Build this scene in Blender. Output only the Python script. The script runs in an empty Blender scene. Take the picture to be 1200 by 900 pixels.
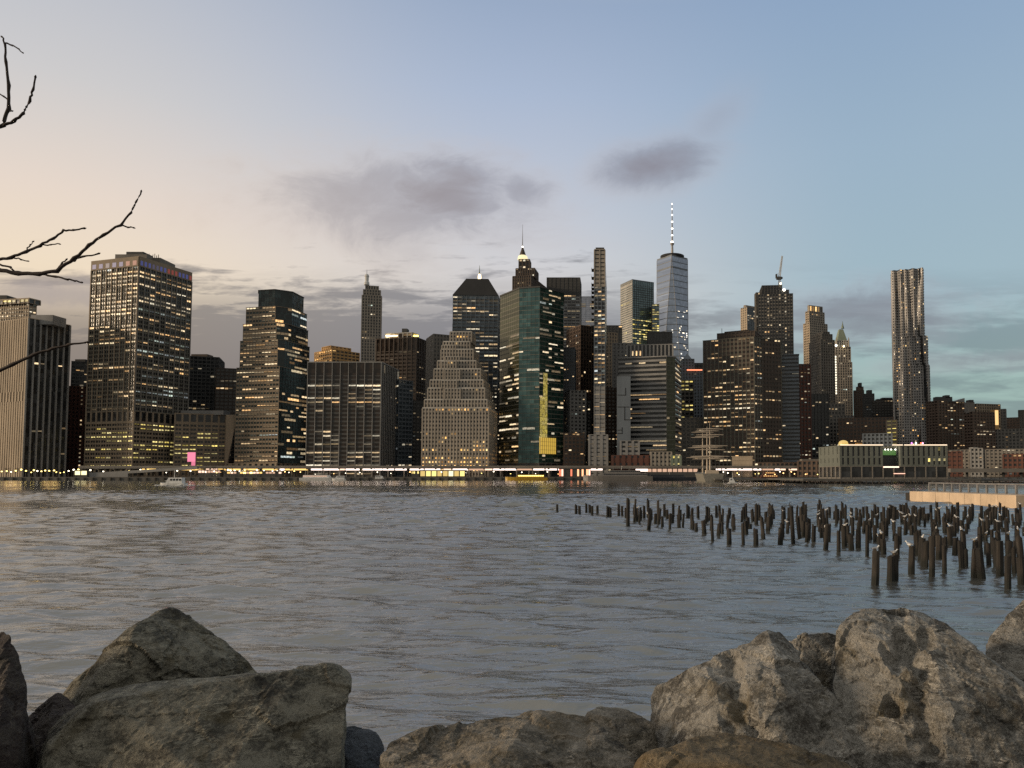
import bpy, math, random
import numpy as np
from mathutils import Vector, noise as mnoise, Matrix
R = random.Random(7)
S = bpy.context.scene
C = S.collection
rad = math.radians

# ------------------------------------------------------------------ camera
F, PX, PY, PITCH, CZ = 873.0, 720.0, 511.0, rad(3.0), 4.2
cam = bpy.data.cameras.new('camera')
cam.sensor_fit = 'HORIZONTAL'; cam.sensor_width = 36; cam.lens = F / 1200 * 36
cam.shift_x = -(PX - 600) / 1200; cam.shift_y = (PY - 450) / 1200
cam.clip_start = 0.05; cam.clip_end = 30000
co = bpy.data.objects.new('camera', cam); C.objects.link(co)
co.location = (0, 0, CZ); co.rotation_euler = (rad(90) + PITCH, 0, 0)
S.camera = co

def ray(x, y):                      # direction through a photo pixel, scaled to dy = 1
    a, b = (x - PX) / F, -(y - PY) / F
    fy = math.cos(PITCH) - b * math.sin(PITCH)
    fz = math.sin(PITCH) + b * math.cos(PITCH)
    return a / fy, fz / fy
def at(x, y, Y):
    a, b = ray(x, y); return Vector((a * Y, Y, CZ + b * Y))
def gx(x, y, Y): return ray(x, y)[0] * Y
def gz(x, y, Y): return CZ + ray(x, y)[1] * Y

def lin(r, g, b):
    f = lambda c: (c / 255 / 12.92) if c / 255 <= .04045 else ((c / 255 + .055) / 1.055) ** 2.4
    return (f(r), f(g), f(b), 1)

# ------------------------------------------------------------------ world
SUN_AZ, SUN_EL = rad(-104), rad(8)
w = bpy.data.worlds.new('World'); S.world = w; w.use_nodes = True
T = w.node_tree; T.nodes.clear()
class V:                            # tiny shader-maths wrapper
    def __init__(s, t, k): s.t, s.k = t, k
def _in(t, sock, v):
    if isinstance(v, V): t.links.new(v.k, sock)
    else: sock.default_value = v
def mth(t, op, a, b=0.0, c=0.0, clamp=False):
    n = t.nodes.new('ShaderNodeMath'); n.operation = op; n.use_clamp = clamp
    for i, v in enumerate((a, b, c)): _in(t, n.inputs[i], v)
    return V(t, n.outputs[0])
def ss(t, v, lo, hi, a=0.0, b=1.0):
    n = t.nodes.new('ShaderNodeMapRange'); n.interpolation_type = 'SMOOTHSTEP'
    for i, q in enumerate((v, lo, hi, a, b)): _in(t, n.inputs[i], q)
    return V(t, n.outputs[0])
def comb(t, x, y, z=0.0):
    n = t.nodes.new('ShaderNodeCombineXYZ')
    for i, q in enumerate((x, y, z)): _in(t, n.inputs[i], q)
    return V(t, n.outputs[0])
def noi(t, vec, scale=1.0, detail=4.0, rough=.55, dist=0.0, col=False):
    n = t.nodes.new('ShaderNodeTexNoise'); _in(t, n.inputs['Vector'], vec)
    n.inputs['Scale'].default_value = scale; n.inputs['Detail'].default_value = detail
    n.inputs['Roughness'].default_value = rough; n.inputs['Distortion'].default_value = dist
    return V(t, n.outputs['Color' if col else 'Fac'])
def ramp(t, fac, stops, interp='LINEAR'):
    n = t.nodes.new('ShaderNodeValToRGB'); _in(t, n.inputs[0], fac)
    e = n.color_ramp.elements; n.color_ramp.interpolation = interp
    while len(e) < len(stops): e.new(.5)
    for q, (p, c) in zip(e, stops): q.position = p; q.color = c
    return V(t, n.outputs[0])
def mix(t, fac, a, b, mode='MIX'):
    n = t.nodes.new('ShaderNodeMix'); n.data_type = 'RGBA'; n.blend_type = mode
    _in(t, n.inputs[0], fac); _in(t, n.inputs[6], a); _in(t, n.inputs[7], b)
    return V(t, n.outputs[2])

tc = T.nodes.new('ShaderNodeTexCoord')
sp = T.nodes.new('ShaderNodeSeparateXYZ'); T.links.new(tc.outputs['Generated'], sp.inputs[0])
dx, dy, dz = (V(T, sp.outputs[i]) for i in range(3))
az = mth(T, 'ARCTAN2', dx, dy)
hor = mth(T, 'SQRT', mth(T, 'ADD', mth(T, 'MULTIPLY', dx, dx), mth(T, 'MULTIPLY', dy, dy)))
el = mth(T, 'ARCTAN2', dz, hor)                       # elevation, radians
e01 = mth(T, 'DIVIDE', el, 0.8, clamp=True)           # 0..46 degrees
def vert(*st): return ramp(T, e01, [(p, lin(*c)) for p, c in st])
left = vert((0, (150, 130, 118)), (.13, (208, 182, 154)), (.26, (250, 230, 200)), (.38, (238, 222, 208)), (.52, (212, 210, 210)), (.72, (182, 190, 205)), (1, (190, 188, 182)))
mid = vert((0, (128, 126, 136)), (.15, (168, 164, 168)), (.30, (222, 218, 216)), (.42, (204, 208, 218)), (.60, (176, 191, 215)), (.72, (158, 176, 203)), (1, (182, 184, 182)))
right = vert((0, (146, 168, 160)), (.14, (164, 190, 184)), (.28, (166, 190, 200)), (.50, (160, 184, 204)), (.72, (145, 170, 200)), (1, (166, 174, 180)))
back = vert((0, (146, 140, 128)), (.2, (168, 163, 153)), (.5, (174, 171, 165)), (1, (182, 181, 178)))
sky = mix(T, ss(T, az, -.66, -.12), left, mid)
sky = mix(T, ss(T, az, -.15, .36), sky, right)
sky = mix(T, mth(T, 'MAXIMUM', ss(T, az, .6, 1.7), ss(T, az, -1.25, -2.2)), sky, back)
# gnomonic world directions in front of the camera for the clouds
dys = mth(T, 'MAXIMUM', dy, .05)
gu, gv = mth(T, 'DIVIDE', dx, dys), mth(T, 'DIVIDE', dz, dys)
ahead = ss(T, dy, .1, .3)
def blob(x, y, a, b, nz, tilt=0.0):                   # soft cloud mask round a direction
    u0, v0 = ray(x, y)
    u = mth(T, 'SUBTRACT', gu, u0); v = mth(T, 'SUBTRACT', gv, v0)
    v = mth(T, 'SUBTRACT', v, mth(T, 'MULTIPLY', u, tilt))
    q = mth(T, 'SQRT', mth(T, 'ADD', mth(T, 'POWER', mth(T, 'DIVIDE', mth(T, 'ABSOLUTE', u), a / F), 2.0),
                           mth(T, 'POWER', mth(T, 'DIVIDE', mth(T, 'ABSOLUTE', v), b / F), 2.0)))
    return mth(T, 'MULTIPLY', ss(T, mth(T, 'ADD', q, nz), 1.3, -.15), ahead)
cuv = comb(T, gu, mth(T, 'MULTIPLY', gv, 1.7), .3)
nz = mth(T, 'MULTIPLY', mth(T, 'SUBTRACT', noi(T, cuv, 7, 9, .66, .5), .5), 2.3)
nz2 = mth(T, 'MULTIPLY', mth(T, 'SUBTRACT', noi(T, comb(T, gu, mth(T, 'MULTIPLY', gv, 2.2), 4.0), 16, 6, .62, .5), .5), 1.5)
streak = noi(T, comb(T, mth(T, 'MULTIPLY', gu, 1.6), mth(T, 'MULTIPLY', gv, 13.0), 2.0), 2.3, 6, .58, .35)
fine = noi(T, comb(T, mth(T, 'MULTIPLY', gu, 5.0), mth(T, 'MULTIPLY', gv, 26.0), 7.0), 2.6, 5, .6, .3)
# low stratus bank
bank = mth(T, 'MULTIPLY', ss(T, mth(T, 'ADD', streak, mth(T, 'MULTIPLY', mth(T, 'SUBTRACT', fine, .5), .35)), .40, .60),
           mth(T, 'MULTIPLY', ss(T, gv, .30, .19), ahead))
bankl = mth(T, 'MULTIPLY', ss(T, mth(T, 'ADD', gv, mth(T, 'MULTIPLY', mth(T, 'SUBTRACT', mth(T, 'ADD', mth(T, 'MULTIPLY', streak, .6), mth(T, 'MULTIPLY', fine, .4)), .5), .42)), .280, .215), mth(T, 'MULTIPLY', ahead, ss(T, gu, .12, -.05)))
bank = mth(T, 'MAXIMUM', mth(T, 'MULTIPLY', bank, ss(T, gu, .75, .0, .62, .85)), bankl)
bank = mth(T, 'MULTIPLY', bank, ss(T, gv, .02, .10, .35, 1.0))
bcol = mix(T, ss(T, gu, -.9, -.2), lin(106, 101, 104), lin(108, 108, 116))
bcol = mix(T, ss(T, gu, .05, .5), bcol, lin(104, 116, 126))
sky = mix(T, mth(T, 'MULTIPLY', bank, .74), sky, bcol)
# the mauve clouds higher up
c1 = mth(T, 'MULTIPLY', blob(458, 240, 235, 84, mth(T, 'MULTIPLY', nz, .8), -.03), .62)
c1b = mth(T, 'MULTIPLY', blob(520, 226, 120, 66, mth(T, 'MULTIPLY', nz2, .7)), .88)
c1c = mth(T, 'MULTIPLY', blob(612, 222, 60, 36, mth(T, 'MULTIPLY', nz2, .7)), .6)
nzs = mth(T, 'MULTIPLY', nz, .5)
c2 = mth(T, 'MULTIPLY', blob(766, 196, 92, 44, nzs, .13), .9)
c2b = mth(T, 'MULTIPLY', blob(838, 140, 60, 44, nzs, .8), .30)
c3 = mth(T, 'MULTIPLY', blob(60, 340, 120, 22, nz, -.05), .75)
c4 = mth(T, 'MULTIPLY', blob(1020, 365, 170, 44, nz, .02), .6)
c5 = mth(T, 'MULTIPLY', blob(1120, 425, 120, 15, nz, .06), .5)
hi = c1
c6 = mth(T, 'MULTIPLY', blob(478, 292, 130, 46, nz, -.1), .34)
for c in (c6, c1b, c1c, c2, c2b, c3, c4, c5): hi = mth(T, 'MAXIMUM', hi, c)
hcol = mix(T, ss(T, gu, -.7, .1), lin(176, 164, 160), lin(140, 136, 146))
hcol = mix(T, ss(T, hi, .08, .55), mix(T, ss(T, gu, -.5, .3), lin(222, 204, 188), lin(184, 180, 188)), hcol)
sky = mix(T, hi, sky, hcol)
# physical dusk sky, blended in
nish = T.nodes.new('ShaderNodeTexSky'); nish.sky_type = 'NISHITA'; nish.sun_disc = False
nish.sun_elevation = SUN_EL; nish.sun_rotation = SUN_AZ
nish.air_density = 1.0; nish.dust_density = 1.0; nish.ozone_density = 2.0
nsc = T.nodes.new('ShaderNodeMix'); nsc.data_type = 'RGBA'; nsc.blend_type = 'MULTIPLY'; nsc.inputs[0].default_value = 1
T.links.new(nish.outputs[0], nsc.inputs[6]); nsc.inputs[7].default_value = (.07, .07, .07, 1)
sky = mix(T, .08, sky, V(T, nsc.outputs[2]))
sky = mix(T, ss(T, dz, -.02, -.12), sky, lin(44, 48, 52))
bg = T.nodes.new('ShaderNodeBackground'); bg.inputs[1].default_value = 1.0; T.links.new(sky.k, bg.inputs[0])
wo = T.nodes.new('ShaderNodeOutputWorld'); T.links.new(bg.outputs[0], wo.inputs[0])

sun = bpy.data.lights.new('sun', 'SUN'); sun.energy = 2.9; sun.angle = rad(9); sun.color = (1, .78, .54)
so = bpy.data.objects.new('sun', sun); C.objects.link(so)
sd = Vector((math.sin(SUN_AZ) * math.cos(SUN_EL), math.cos(SUN_AZ) * math.cos(SUN_EL), math.sin(SUN_EL)))
so.rotation_euler = sd.to_track_quat('Z', 'Y').to_euler()
S.cycles.use_denoising = False
vs = S.view_settings; vs.view_transform = 'Standard'; vs.look = 'None'; vs.exposure = 0; vs.gamma = 1; vs.use_curve_mapping = False

# ------------------------------------------------------------------ helpers
class MB:
    def __init__(s): s.v, s.f = [], []
    def hexa(s, p):                 # 8 points: bottom ring CCW, top ring CCW
        o = len(s.v); s.v += [tuple(q) for q in p]
        for q in ((3, 2, 1, 0), (4, 5, 6, 7), (0, 1, 5, 4), (1, 2, 6, 5), (2, 3, 7, 6), (3, 0, 4, 7)): s.f.append([o + i for i in q])
    def box(s, x0, x1, y0, y1, z0, z1):
        s.hexa([(x0, y0, z0), (x1, y0, z0), (x1, y1, z0), (x0, y1, z0), (x0, y0, z1), (x1, y0, z1), (x1, y1, z1), (x0, y1, z1)])
    def prism(s, poly, z0, z1, top=None):
        o, n = len(s.v), len(poly); top = top or poly
        s.v += [(p[0], p[1], z0) for p in poly] + [(p[0], p[1], z1) for p in top]
        s.f.append([o + i for i in range(n)][::-1]); s.f.append([o + n + i for i in range(n)])
        for i in range(n): s.f.append([o + i, o + (i + 1) % n, o + n + (i + 1) % n, o + n + i])
    def tube(s, path, rr, n=7, cap=True):
        path = [Vector(p) for p in path]; o = len(s.v); k = len(path)
        for i, p in enumerate(path):
            d = (path[min(i + 1, k - 1)] - path[max(i - 1, 0)]).normalized()
            a = d.cross(Vector((0, 0, 1)) if abs(d.z) < .9 else Vector((1, 0, 0))).normalized(); b = d.cross(a)
            r = rr[i] if isinstance(rr, (list, tuple)) else rr
            for j in range(n):
                t = 2 * math.pi * j / n; s.v.append(tuple(p + a * (r * math.cos(t)) + b * (r * math.sin(t))))
        for i in range(k - 1):
            for j in range(n):
                s.f.append([o + i * n + j, o + i * n + (j + 1) % n, o + (i + 1) * n + (j + 1) % n, o + (i + 1) * n + j])
        if cap: s.f.append([o + j for j in range(n)][::-1]); s.f.append([o + (k - 1) * n + j for j in range(n)])
    def lathe(s, prof, c=(0, 0, 0), n=14):      # prof: list of (r, z)
        o = len(s.v)
        for r, z in prof:
            for j in range(n):
                t = 2 * math.pi * j / n; s.v.append((c[0] + r * math.cos(t), c[1] + r * math.sin(t), c[2] + z))
        for i in range(len(prof) - 1):
            for j in range(n): s.f.append([o + i * n + j, o + i * n + (j + 1) % n, o + (i + 1) * n + (j + 1) % n, o + (i + 1) * n + j])
        s.f.append([o + j for j in range(n)][::-1]); s.f.append([o + (len(prof) - 1) * n + j for j in range(n)])
    def mesh(s, name):
        m = bpy.data.meshes.new(name); m.from_pydata(s.v, [], s.f); m.update(); return m
    def build(s, name, m, parent=None, smooth=False):
        me = s.mesh(name); o = bpy.data.objects.new(name, me); C.objects.link(o)
        me.materials.append(m)
        if smooth:
            for p in me.polygons: p.use_smooth = True
        if parent is not None: o.parent = parent
        return o
def tag(o, label, cat, group=None):
    o['label'] = label; o['category'] = cat
    if group: o['group'] = group
    return o
def empty(name, loc, label=None, cat=None, group=None, rz=0):
    o = bpy.data.objects.new(name, None); C.objects.link(o); o.location = loc; o.rotation_euler = (0, 0, rz)
    o.empty_display_size = .5
    if label: tag(o, label, cat, group)
    return o
def struct(o): o['kind'] = 'structure'; return o

# ------------------------------------------------------------------ materials
def mat_new(name):
    m = bpy.data.materials.new(name); m.use_nodes = True; t = m.node_tree
    return m, t, t.nodes['Principled BSDF']
def oc(t, kind='Object'):
    n = t.nodes.new('ShaderNodeTexCoord'); return V(t, n.outputs[kind])
def wpos(t):
    n = t.nodes.new('ShaderNodeNewGeometry'); return V(t, n.outputs['Position'])
def wall_mat(name, rgb, var=.35, rough=.85, scale=.06):
    m, t, b = mat_new(name)
    p = oc(t)
    mp = t.nodes.new('ShaderNodeMapping'); t.links.new(p.k, mp.inputs[0]); mp.inputs[3].default_value = (1, 1, .25)
    n1 = noi(t, V(t, mp.outputs[0]), scale, 6, .65)
    n2 = noi(t, p, .9, 3, .6)
    f = mth(t, 'ADD', mth(t, 'MULTIPLY', n1, .7), mth(t, 'MULTIPLY', n2, .3))
    lo = tuple(c * (1 - var) for c in rgb) + (1,); hi_ = tuple(min(1, c * (1 + var)) for c in rgb) + (1,)
    c = ramp(t, f, [(.3, lo), (.7, hi_)])
    t.links.new(c.k, b.inputs['Base Color']); b.inputs['Roughness'].default_value = rough
    return m
def glass_mat(name, rgb, metal=0.0, rough=.12, fh=3.8, bw=3.0, var=.6, ior=1.5):
    m, t, b = mat_new(name)
    p = oc(t); s = t.nodes.new('ShaderNodeSeparateXYZ'); t.links.new(p.k, s.inputs[0])
    cell = comb(t, mth(t, 'FLOOR', mth(t, 'DIVIDE', mth(t, 'ADD', V(t, s.outputs[0]), mth(t, 'MULTIPLY', V(t, s.outputs[1]), .71)), bw)),
                mth(t, 'FLOOR', mth(t, 'DIVIDE', V(t, s.outputs[2]), fh)), 0.0)
    wn = t.nodes.new('ShaderNodeTexWhiteNoise'); wn.noise_dimensions = '2D'; t.links.new(cell.k, wn.inputs['Vector'])
    c = ramp(t, V(t, wn.outputs['Value']), [(0, tuple(q * (1 - var) for q in rgb) + (1,)), (.75, tuple(rgb) + (1,)), (1, tuple(min(1, q * (1 + var)) for q in rgb) + (1,))])
    t.links.new(c.k, b.inputs['Base Color'])
    b.inputs['Metallic'].default_value = metal; b.inputs['IOR'].default_value = ior
    r = mth(t, 'ADD', rough, mth(t, 'MULTIPLY', V(t, wn.outputs['Value']), .1)); t.links.new(r.k, b.inputs['Roughness'])
    # panes are never perfectly flat: a gentle wobble per pane
    bp = t.nodes.new('ShaderNodeBump'); bp.inputs['Strength'].default_value = .12; bp.inputs['Distance'].default_value = 1
    t.links.new(noi(t, p, .25, 3, .6).k, bp.inputs['Height']); t.links.new(bp.outputs[0], b.inputs['Normal'])
    return m
def lit_mat(name, c0, c1, s0, s1, power=2.0):
    m, t, b = mat_new(name)
    oi = t.nodes.new('ShaderNodeObjectInfo'); ge = t.nodes.new('ShaderNodeNewGeometry')
    f = mth(t, 'FRACT', mth(t, 'ADD', V(t, oi.outputs['Random']), V(t, ge.outputs['Random Per Island'])))
    f2 = mth(t, 'FRACT', mth(t, 'MULTIPLY', f, 7.37))
    c = mix(t, f2, tuple(c0) + (1,), tuple(c1) + (1,))
    st = mth(t, 'ADD', s0, mth(t, 'MULTIPLY', mth(t, 'POWER', f, power), s1 - s0))
    # blinds, desks and ceiling lights break a lit window up
    fn = noi(t, oc(t), .9, 2, .5); st = mth(t, 'MULTIPLY', st, ss(t, fn, .3, .62, .35, 1.25))
    b.inputs['Base Color'].default_value = (.04, .035, .03, 1); b.inputs['Roughness'].default_value = .25
    t.links.new(c.k, b.inputs['Emission Color']); t.links.new(st.k, b.inputs['Emission Strength'])
    return m
def glow_mat(name, rgb, s):
    m, t, b = mat_new(name)
    b.inputs['Base Color'].default_value = (.1, .1, .1, 1)
    b.inputs['Emission Color'].default_value = tuple(rgb) + (1,); b.inputs['Emission Strength'].default_value = s
    return m
def plain(name, rgb, rough=.6, metal=0.0):
    m, t, b = mat_new(name)
    f = noi(t, oc(t), 1.3, 4, .6)
    c = ramp(t, f, [(.3, tuple(q * .75 for q in rgb) + (1,)), (.7, tuple(min(1, q * 1.25) for q in rgb) + (1,))])
    t.links.new(c.k, b.inputs['Base Color']); b.inputs['Roughness'].default_value = rough; b.inputs['Metallic'].default_value = metal
    return m

W = dict(
    beige=wall_mat('beige_concrete', (.36, .29, .21)), tan=wall_mat('tan_concrete', (.24, .19, .135)), grey=wall_mat('grey_concrete', (.24, .235, .225)),
    pale=wall_mat('pale_stone', (.42, .40, .36)), dark=wall_mat('dark_cladding', (.064, .064, .062)), brown=wall_mat('brown_granite', (.078, .060, .048)),
    brick=wall_mat('brown_brick', (.12, .082, .06)), red=wall_mat('red_brick', (.105, .045, .032)), blue=wall_mat('bluegrey_metal', (.13, .15, .17), rough=.5),
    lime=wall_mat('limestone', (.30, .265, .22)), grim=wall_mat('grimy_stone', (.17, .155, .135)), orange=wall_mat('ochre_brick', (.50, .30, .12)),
    green=wall_mat('green_copper', (.20, .235, .175)), white=wall_mat('white_paint', (.62, .62, .60)), olive=wall_mat('olive_metal', (.13, .125, .10)),
    steel=wall_mat('stainless_steel', (.30, .285, .27), rough=.45), pierw=wall_mat('pier_cladding', (.125, .135, .115)), black=wall_mat('black_metal', (.02, .02, .02)))
G = dict(
    dark=glass_mat('dark_glass', (.030, .032, .034)), teal=glass_mat('teal_glass', (.022, .036, .037), .25, .08), green=glass_mat('green_glass', (.065, .125, .125), .5, .07, var=.38),
    aqua=glass_mat('aqua_glass', (.13, .19, .21), .6, .08, var=.25), blue=glass_mat('blue_glass', (.10, .125, .145), .4, .08, var=.35), brown=glass_mat('bronze_glass', (.03, .02, .014)), sky=glass_mat('sky_glass', (.30, .36, .46), .72, .10, 4.2, 3, .16),
    deep=glass_mat('deep_green_glass', (.03, .075, .062), .4, .08, var=.45), olive=glass_mat('olive_glass', (.05, .055, .03), .3, .1, var=.35), pale=glass_mat('pale_glass', (.30, .33, .40), .4, .15, var=.12))
L = dict(
    warm=lit_mat('lit_window_warm', (1, .56, .22), (1, .82, .52), .10, 1.5, 2.3), white=lit_mat('lit_window_white', (1, .70, .38), (1, .90, .68), .10, 1.4, 2.4),
    amber=lit_mat('lit_window_amber', (1, .48, .12), (1, .68, .3), .25, 2.0, 1.5), yellow=lit_mat('lit_window_yellow', (.95, .72, .16), (1, .85, .4), .15, 1.5, 1.8),
    cool=lit_mat('lit_window_cool', (.80, .95, .78), (.86, .95, 1), .05, 1.0, 3.0), star=lit_mat('lit_window_bright', (1, .80, .5), (1, .95, .85), .9, 2.6, 1.5), dim=lit_mat('lit_window_dim', (.9, .62, .3), (1, .85, .6), .04, .6, 2.5))

# ------------------------------------------------------------------ buildings
GZ = 2.5                            # street level on the far bank
def quad(xa, xb, D, Db=None, dep=40, xr=None, xl=None, y=557):
    """footprint: A (left front), B (right front), C, D2 behind; xr / xl: photo column of the rear right / left corner"""
    if Db is None:
        Db = D
        if xr is None and xl is None:       # turned square to the line of sight from the far shore
            ra, rb = ray(xa, y)[0], ray(xb, y)[0]; m = (ra + rb) / 2; Db = D * (1 + ra * m) / (1 + rb * m)
    A = Vector((gx(xa, y, D), D)); B = Vector((gx(xb, y, Db), Db))
    d = (B - A).normalized(); n = Vector((-d.y, d.x))
    if xr is not None:
        r = ray(xr, y)[0]; dep = (r * B.y - B.x) / (n.x - r * n.y)
    if xl is not None:
        r = ray(xl, y)[0]; dep = (r * A.y - A.x) / (n.x - r * n.y)
    dep = max(8, min(dep, 140))
    return [A, B, B + n * dep, A + n * dep]
def inset(q, l=0, f=0, r=0, b=0):
    A, B, C_, D_ = q; d = (B - A).normalized(); n = Vector((-d.y, d.x))
    return [A + d * l + n * f, B - d * r + n * f, C_ - d * r - n * b, D_ + d * l - n * b]

class Bld:
    def __init__(s, name, label, poly, cat='building', wall='grey', glass='dark', lit='warm', group=None, cap=90):
        s.o = poly[0].copy(); s.root = empty(name, (s.o.x, s.o.y, GZ), label, cat, group)
        s.wall, s.glass, s.lit, s.cap = wall, glass, lit, cap
        s.walls, s.glasses, s.win = {}, {}, []
    def mb(s, k): return s.walls.setdefault(k, MB())
    def gl(s, k): return s.glasses.setdefault(k, MB())
    def rel(s, poly): return [p - s.o for p in poly]
    def z(s, x, y, D): return gz(x, y, D) - GZ
    def obox(s, mb, p, q, s0, s1, z0, z1, d0, d1):
        d = (q - p).normalized(); n = Vector((d.y, -d.x))
        a, b, c, e = p + d * s0 + n * d1, p + d * s1 + n * d1, p + d * s1 + n * d0, p + d * s0 + n * d0
        mb.hexa([(a.x, a.y, z0), (b.x, b.y, z0), (c.x, c.y, z0), (e.x, e.y, z0), (a.x, a.y, z1), (b.x, b.y, z1), (c.x, c.y, z1), (e.x, e.y, z1)])
    def tier(s, poly, z0, z1, st, edges=None, cap=1.0):
        """one storey block: glass core, then piers, spandrels and lit windows on the faces that look towards the river"""
        P = s.rel(poly); n = len(P)
        s.gl(st.get('glass', s.glass)).prism(P, z0, z1)
        if cap: 
            cen = sum(P, Vector((0, 0))) / n
            s.mb(st.get('capw', st.get('wall', s.wall))).prism([p + (p - cen).normalized() * st.get('over', .7) for p in P], z1, z1 + cap)
        for i in range(n):
            p, q = P[i], P[(i + 1) % n]; d = q - p; ln = d.length
            if ln < 1.5: continue
            d = d / ln; nn = Vector((d.y, -d.x)); view = -(poly[i] + poly[(i + 1) % n]) / 2
            if nn.dot(view.normalized()) < .04: continue
            e = dict(st); e.update((st.get('faces') or {}).get(i, {}))
            s.face(p, q, z0, z1, e, i, ln)
    def face(s, p, q, z0, z1, st, fi, ln):
        wk = st.get('wall', s.wall)
        if wk is None: return
        mb = s.mb(wk); fh, bw = st.get('fh', 3.9), st.get('bw', 4.0)
        nf, nb = max(1, round((z1 - z0) / fh)), max(1, round(ln / bw)); fh, bw = (z1 - z0) / nf, ln / nb
        pw, sh, pd, sd_ = st.get('pw', .8), st.get('sh', 1.4), st.get('pd', .6), st.get('sd', .3)
        if st.get('gl2'):
            s.obox(s.gl(st['gl2']), p, q, .02, ln - .02, z0 + .02, z1 - .02, 0.0, .05)
        if pw:
            k = st.get('pev', 1)
            for i in range(0, nb + 1, k):
                c = i * bw; a, b = max(-pd * .98, c - pw / 2), min(ln + pd * .98, c + pw / 2)
                s.obox(mb, p, q, a, b, z0, z1, 0.0, pd)
            if st.get('minor'):
                for i in range(nb): s.obox(mb, p, q, (i + .5) * bw - st['minor'] / 2, (i + .5) * bw + st['minor'] / 2, z0, z1, 0.0, pd * .6)
        if sh:
            sk = s.mb(st.get('swall', wk))
            for j in range(nf): s.obox(sk, p, q, 0, ln, z0 + j * fh, z0 + j * fh + sh, 0.0, sd_)
        lp = st.get('lit', .12)
        if not lp: return
        lm = st.get('litm', s.lit); ww, wh = (bw - pw) if pw else bw * .94, (fh - sh) if sh else fh * .6
        if pw and st.get('wfrac'): ww *= st['wfrac']
        d = (q - p) / ln; nn = Vector((d.y, -d.x)); ang = math.atan2(d.y, d.x)
        run = st.get('run', .5)
        base_lm = lm
        for j in range(nf):
            fp = R.choice((.15, .4, .8, 1.2, 2.2)); prev = False
            if nb > 6 and R.random() < .035: fp = 5
            lm = base_lm if R.random() < .72 or base_lm in ('amber', 'yellow') else R.choice(('white', 'warm', 'dim', 'cool'))
            cells = []
            for i in range(nb):
                u, v = (i + .5) / nb, (j + .5) / nf
                pr = lp(u, v, z0 + (j + .5) * fh) if callable(lp) else lp
                pr = min(1.0, pr * fp) if pr < .9 else pr
                on = R.random() < (run + (1 - run) * pr if prev and pr > .01 and pr < .9 else pr); on = on and R.random() > .06
                cells.append(on); prev = on
            i = 0
            while i < nb:
                if not cells[i]: i += 1; continue
                k = i
                if st.get('merge'):
                    while k + 1 < nb and cells[k + 1] and k - i < st['merge']: k += 1
                c = (i + k + 1) / 2 * bw; wd = (k - i) * bw + ww
                pos = p + d * c + nn * .09
                frac = R.choice((1, 1, .8, .6)) if st.get('blind', 1) else 1
                h = wh * frac * st.get('hf', .62)
                s.win.append((wd * h * (1 + .2 * R.random()), pos, ang, wd, h, z0 + j * fh + sh + wh * .92 - h / 2, lm))
                i = k + 1
    def part(s, name, mb, m): return mb.build(name, m, s.root)
    def finish(s):
        for k, m in s.walls.items(): m.build('facade', W[k], s.root)
        for k, m in s.glasses.items(): m.build('glazing', G[k], s.root)
        s.win.sort(key=lambda q: -q[0]); cache = {}
        rest = {}
        for n, (_, pos, ang, wd, h, zc, lm) in enumerate(s.win):
            if n < s.cap:
                key = (round(wd, 2), round(h, 2), lm)
                if key not in cache:
                    b = MB(); b.box(-wd / 2, wd / 2, -.05, .05, -h / 2, h / 2); cache[key] = b.mesh('window'); cache[key].materials.append(L[lm])
                o = bpy.data.objects.new('window', cache[key]); C.objects.link(o); o.parent = s.root
                o.location = (pos.x, pos.y, zc); o.rotation_euler = (0, 0, ang)
            else:
                mb = rest.setdefault(lm, MB()); d = Vector((math.cos(ang), math.sin(ang))); nn = Vector((d.y, -d.x))
                a, b, c, e = pos - d * wd / 2 + nn * .05, pos + d * wd / 2 + nn * .05, pos + d * wd / 2 - nn * .05, pos - d * wd / 2 - nn * .05
                z0, z1 = zc - h / 2, zc + h / 2
                mb.hexa([(a.x, a.y, z0), (b.x, b.y, z0), (c.x, c.y, z0), (e.x, e.y, z0), (a.x, a.y, z1), (b.x, b.y, z1), (c.x, c.y, z1), (e.x, e.y, z1)])
        for lm, mb in rest.items():
            o = mb.build('lit_windows', L[lm], s.root); o['kind'] = 'stuff'
        return s
    def rbox(s, name, m, x0, x1, yt, yb, D, dep=12, y=None):     # roof-top box given by photo columns and rows
        b = MB(); xa, xb = gx(x0, yt, D) - s.o.x, gx(x1, yt, D) - s.o.x
        b.box(xa, xb, D - s.o.y, D - s.o.y + dep, s.z(x0, yb, D), s.z(x0, yt, D)); return b.build(name, m, s.root)
# ------------------------------------------------------------------ the skyline, from the sunset side to the bridge side
def spire(b, x, rows, D, m, n=8, name='spire'):        # rows: (photo row, half width in photo px)
    mb = MB(); X = gx(x, rows[0][0], D) - b.o.x; mb.lathe([(hw * D / F, b.z(x, y, D)) for y, hw in rows][::-1], (X, D - b.o.y, 0), n)
    return mb.build(name, m, b.root)
def lamp_ball(b, x, y, D, r, m, name='beacon'):
    mb = MB(); X = gx(x, y, D) - b.o.x; z = b.z(x, y, D); mb.lathe([(r * .3, -r), (r * .9, -r * .5), (r, 0), (r * .9, r * .5), (r * .3, r)], (X, D - b.o.y - r, z), 8)
    return mb.build(name, m, b.root)
GLOW_W = glow_mat('warm_lamp', (1, .78, .42), 7); GLOW_C = glow_mat('white_lamp', (1, .93, .78), 6); GLOW_Y = glow_mat('yellow_lamp', (1, .74, .18), 4)
GLOW_R = glow_mat('red_lamp', (1, .14, .05), 3.5); GLOW_O = glow_mat('orange_lamp', (1, .45, .1), 4)

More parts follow.
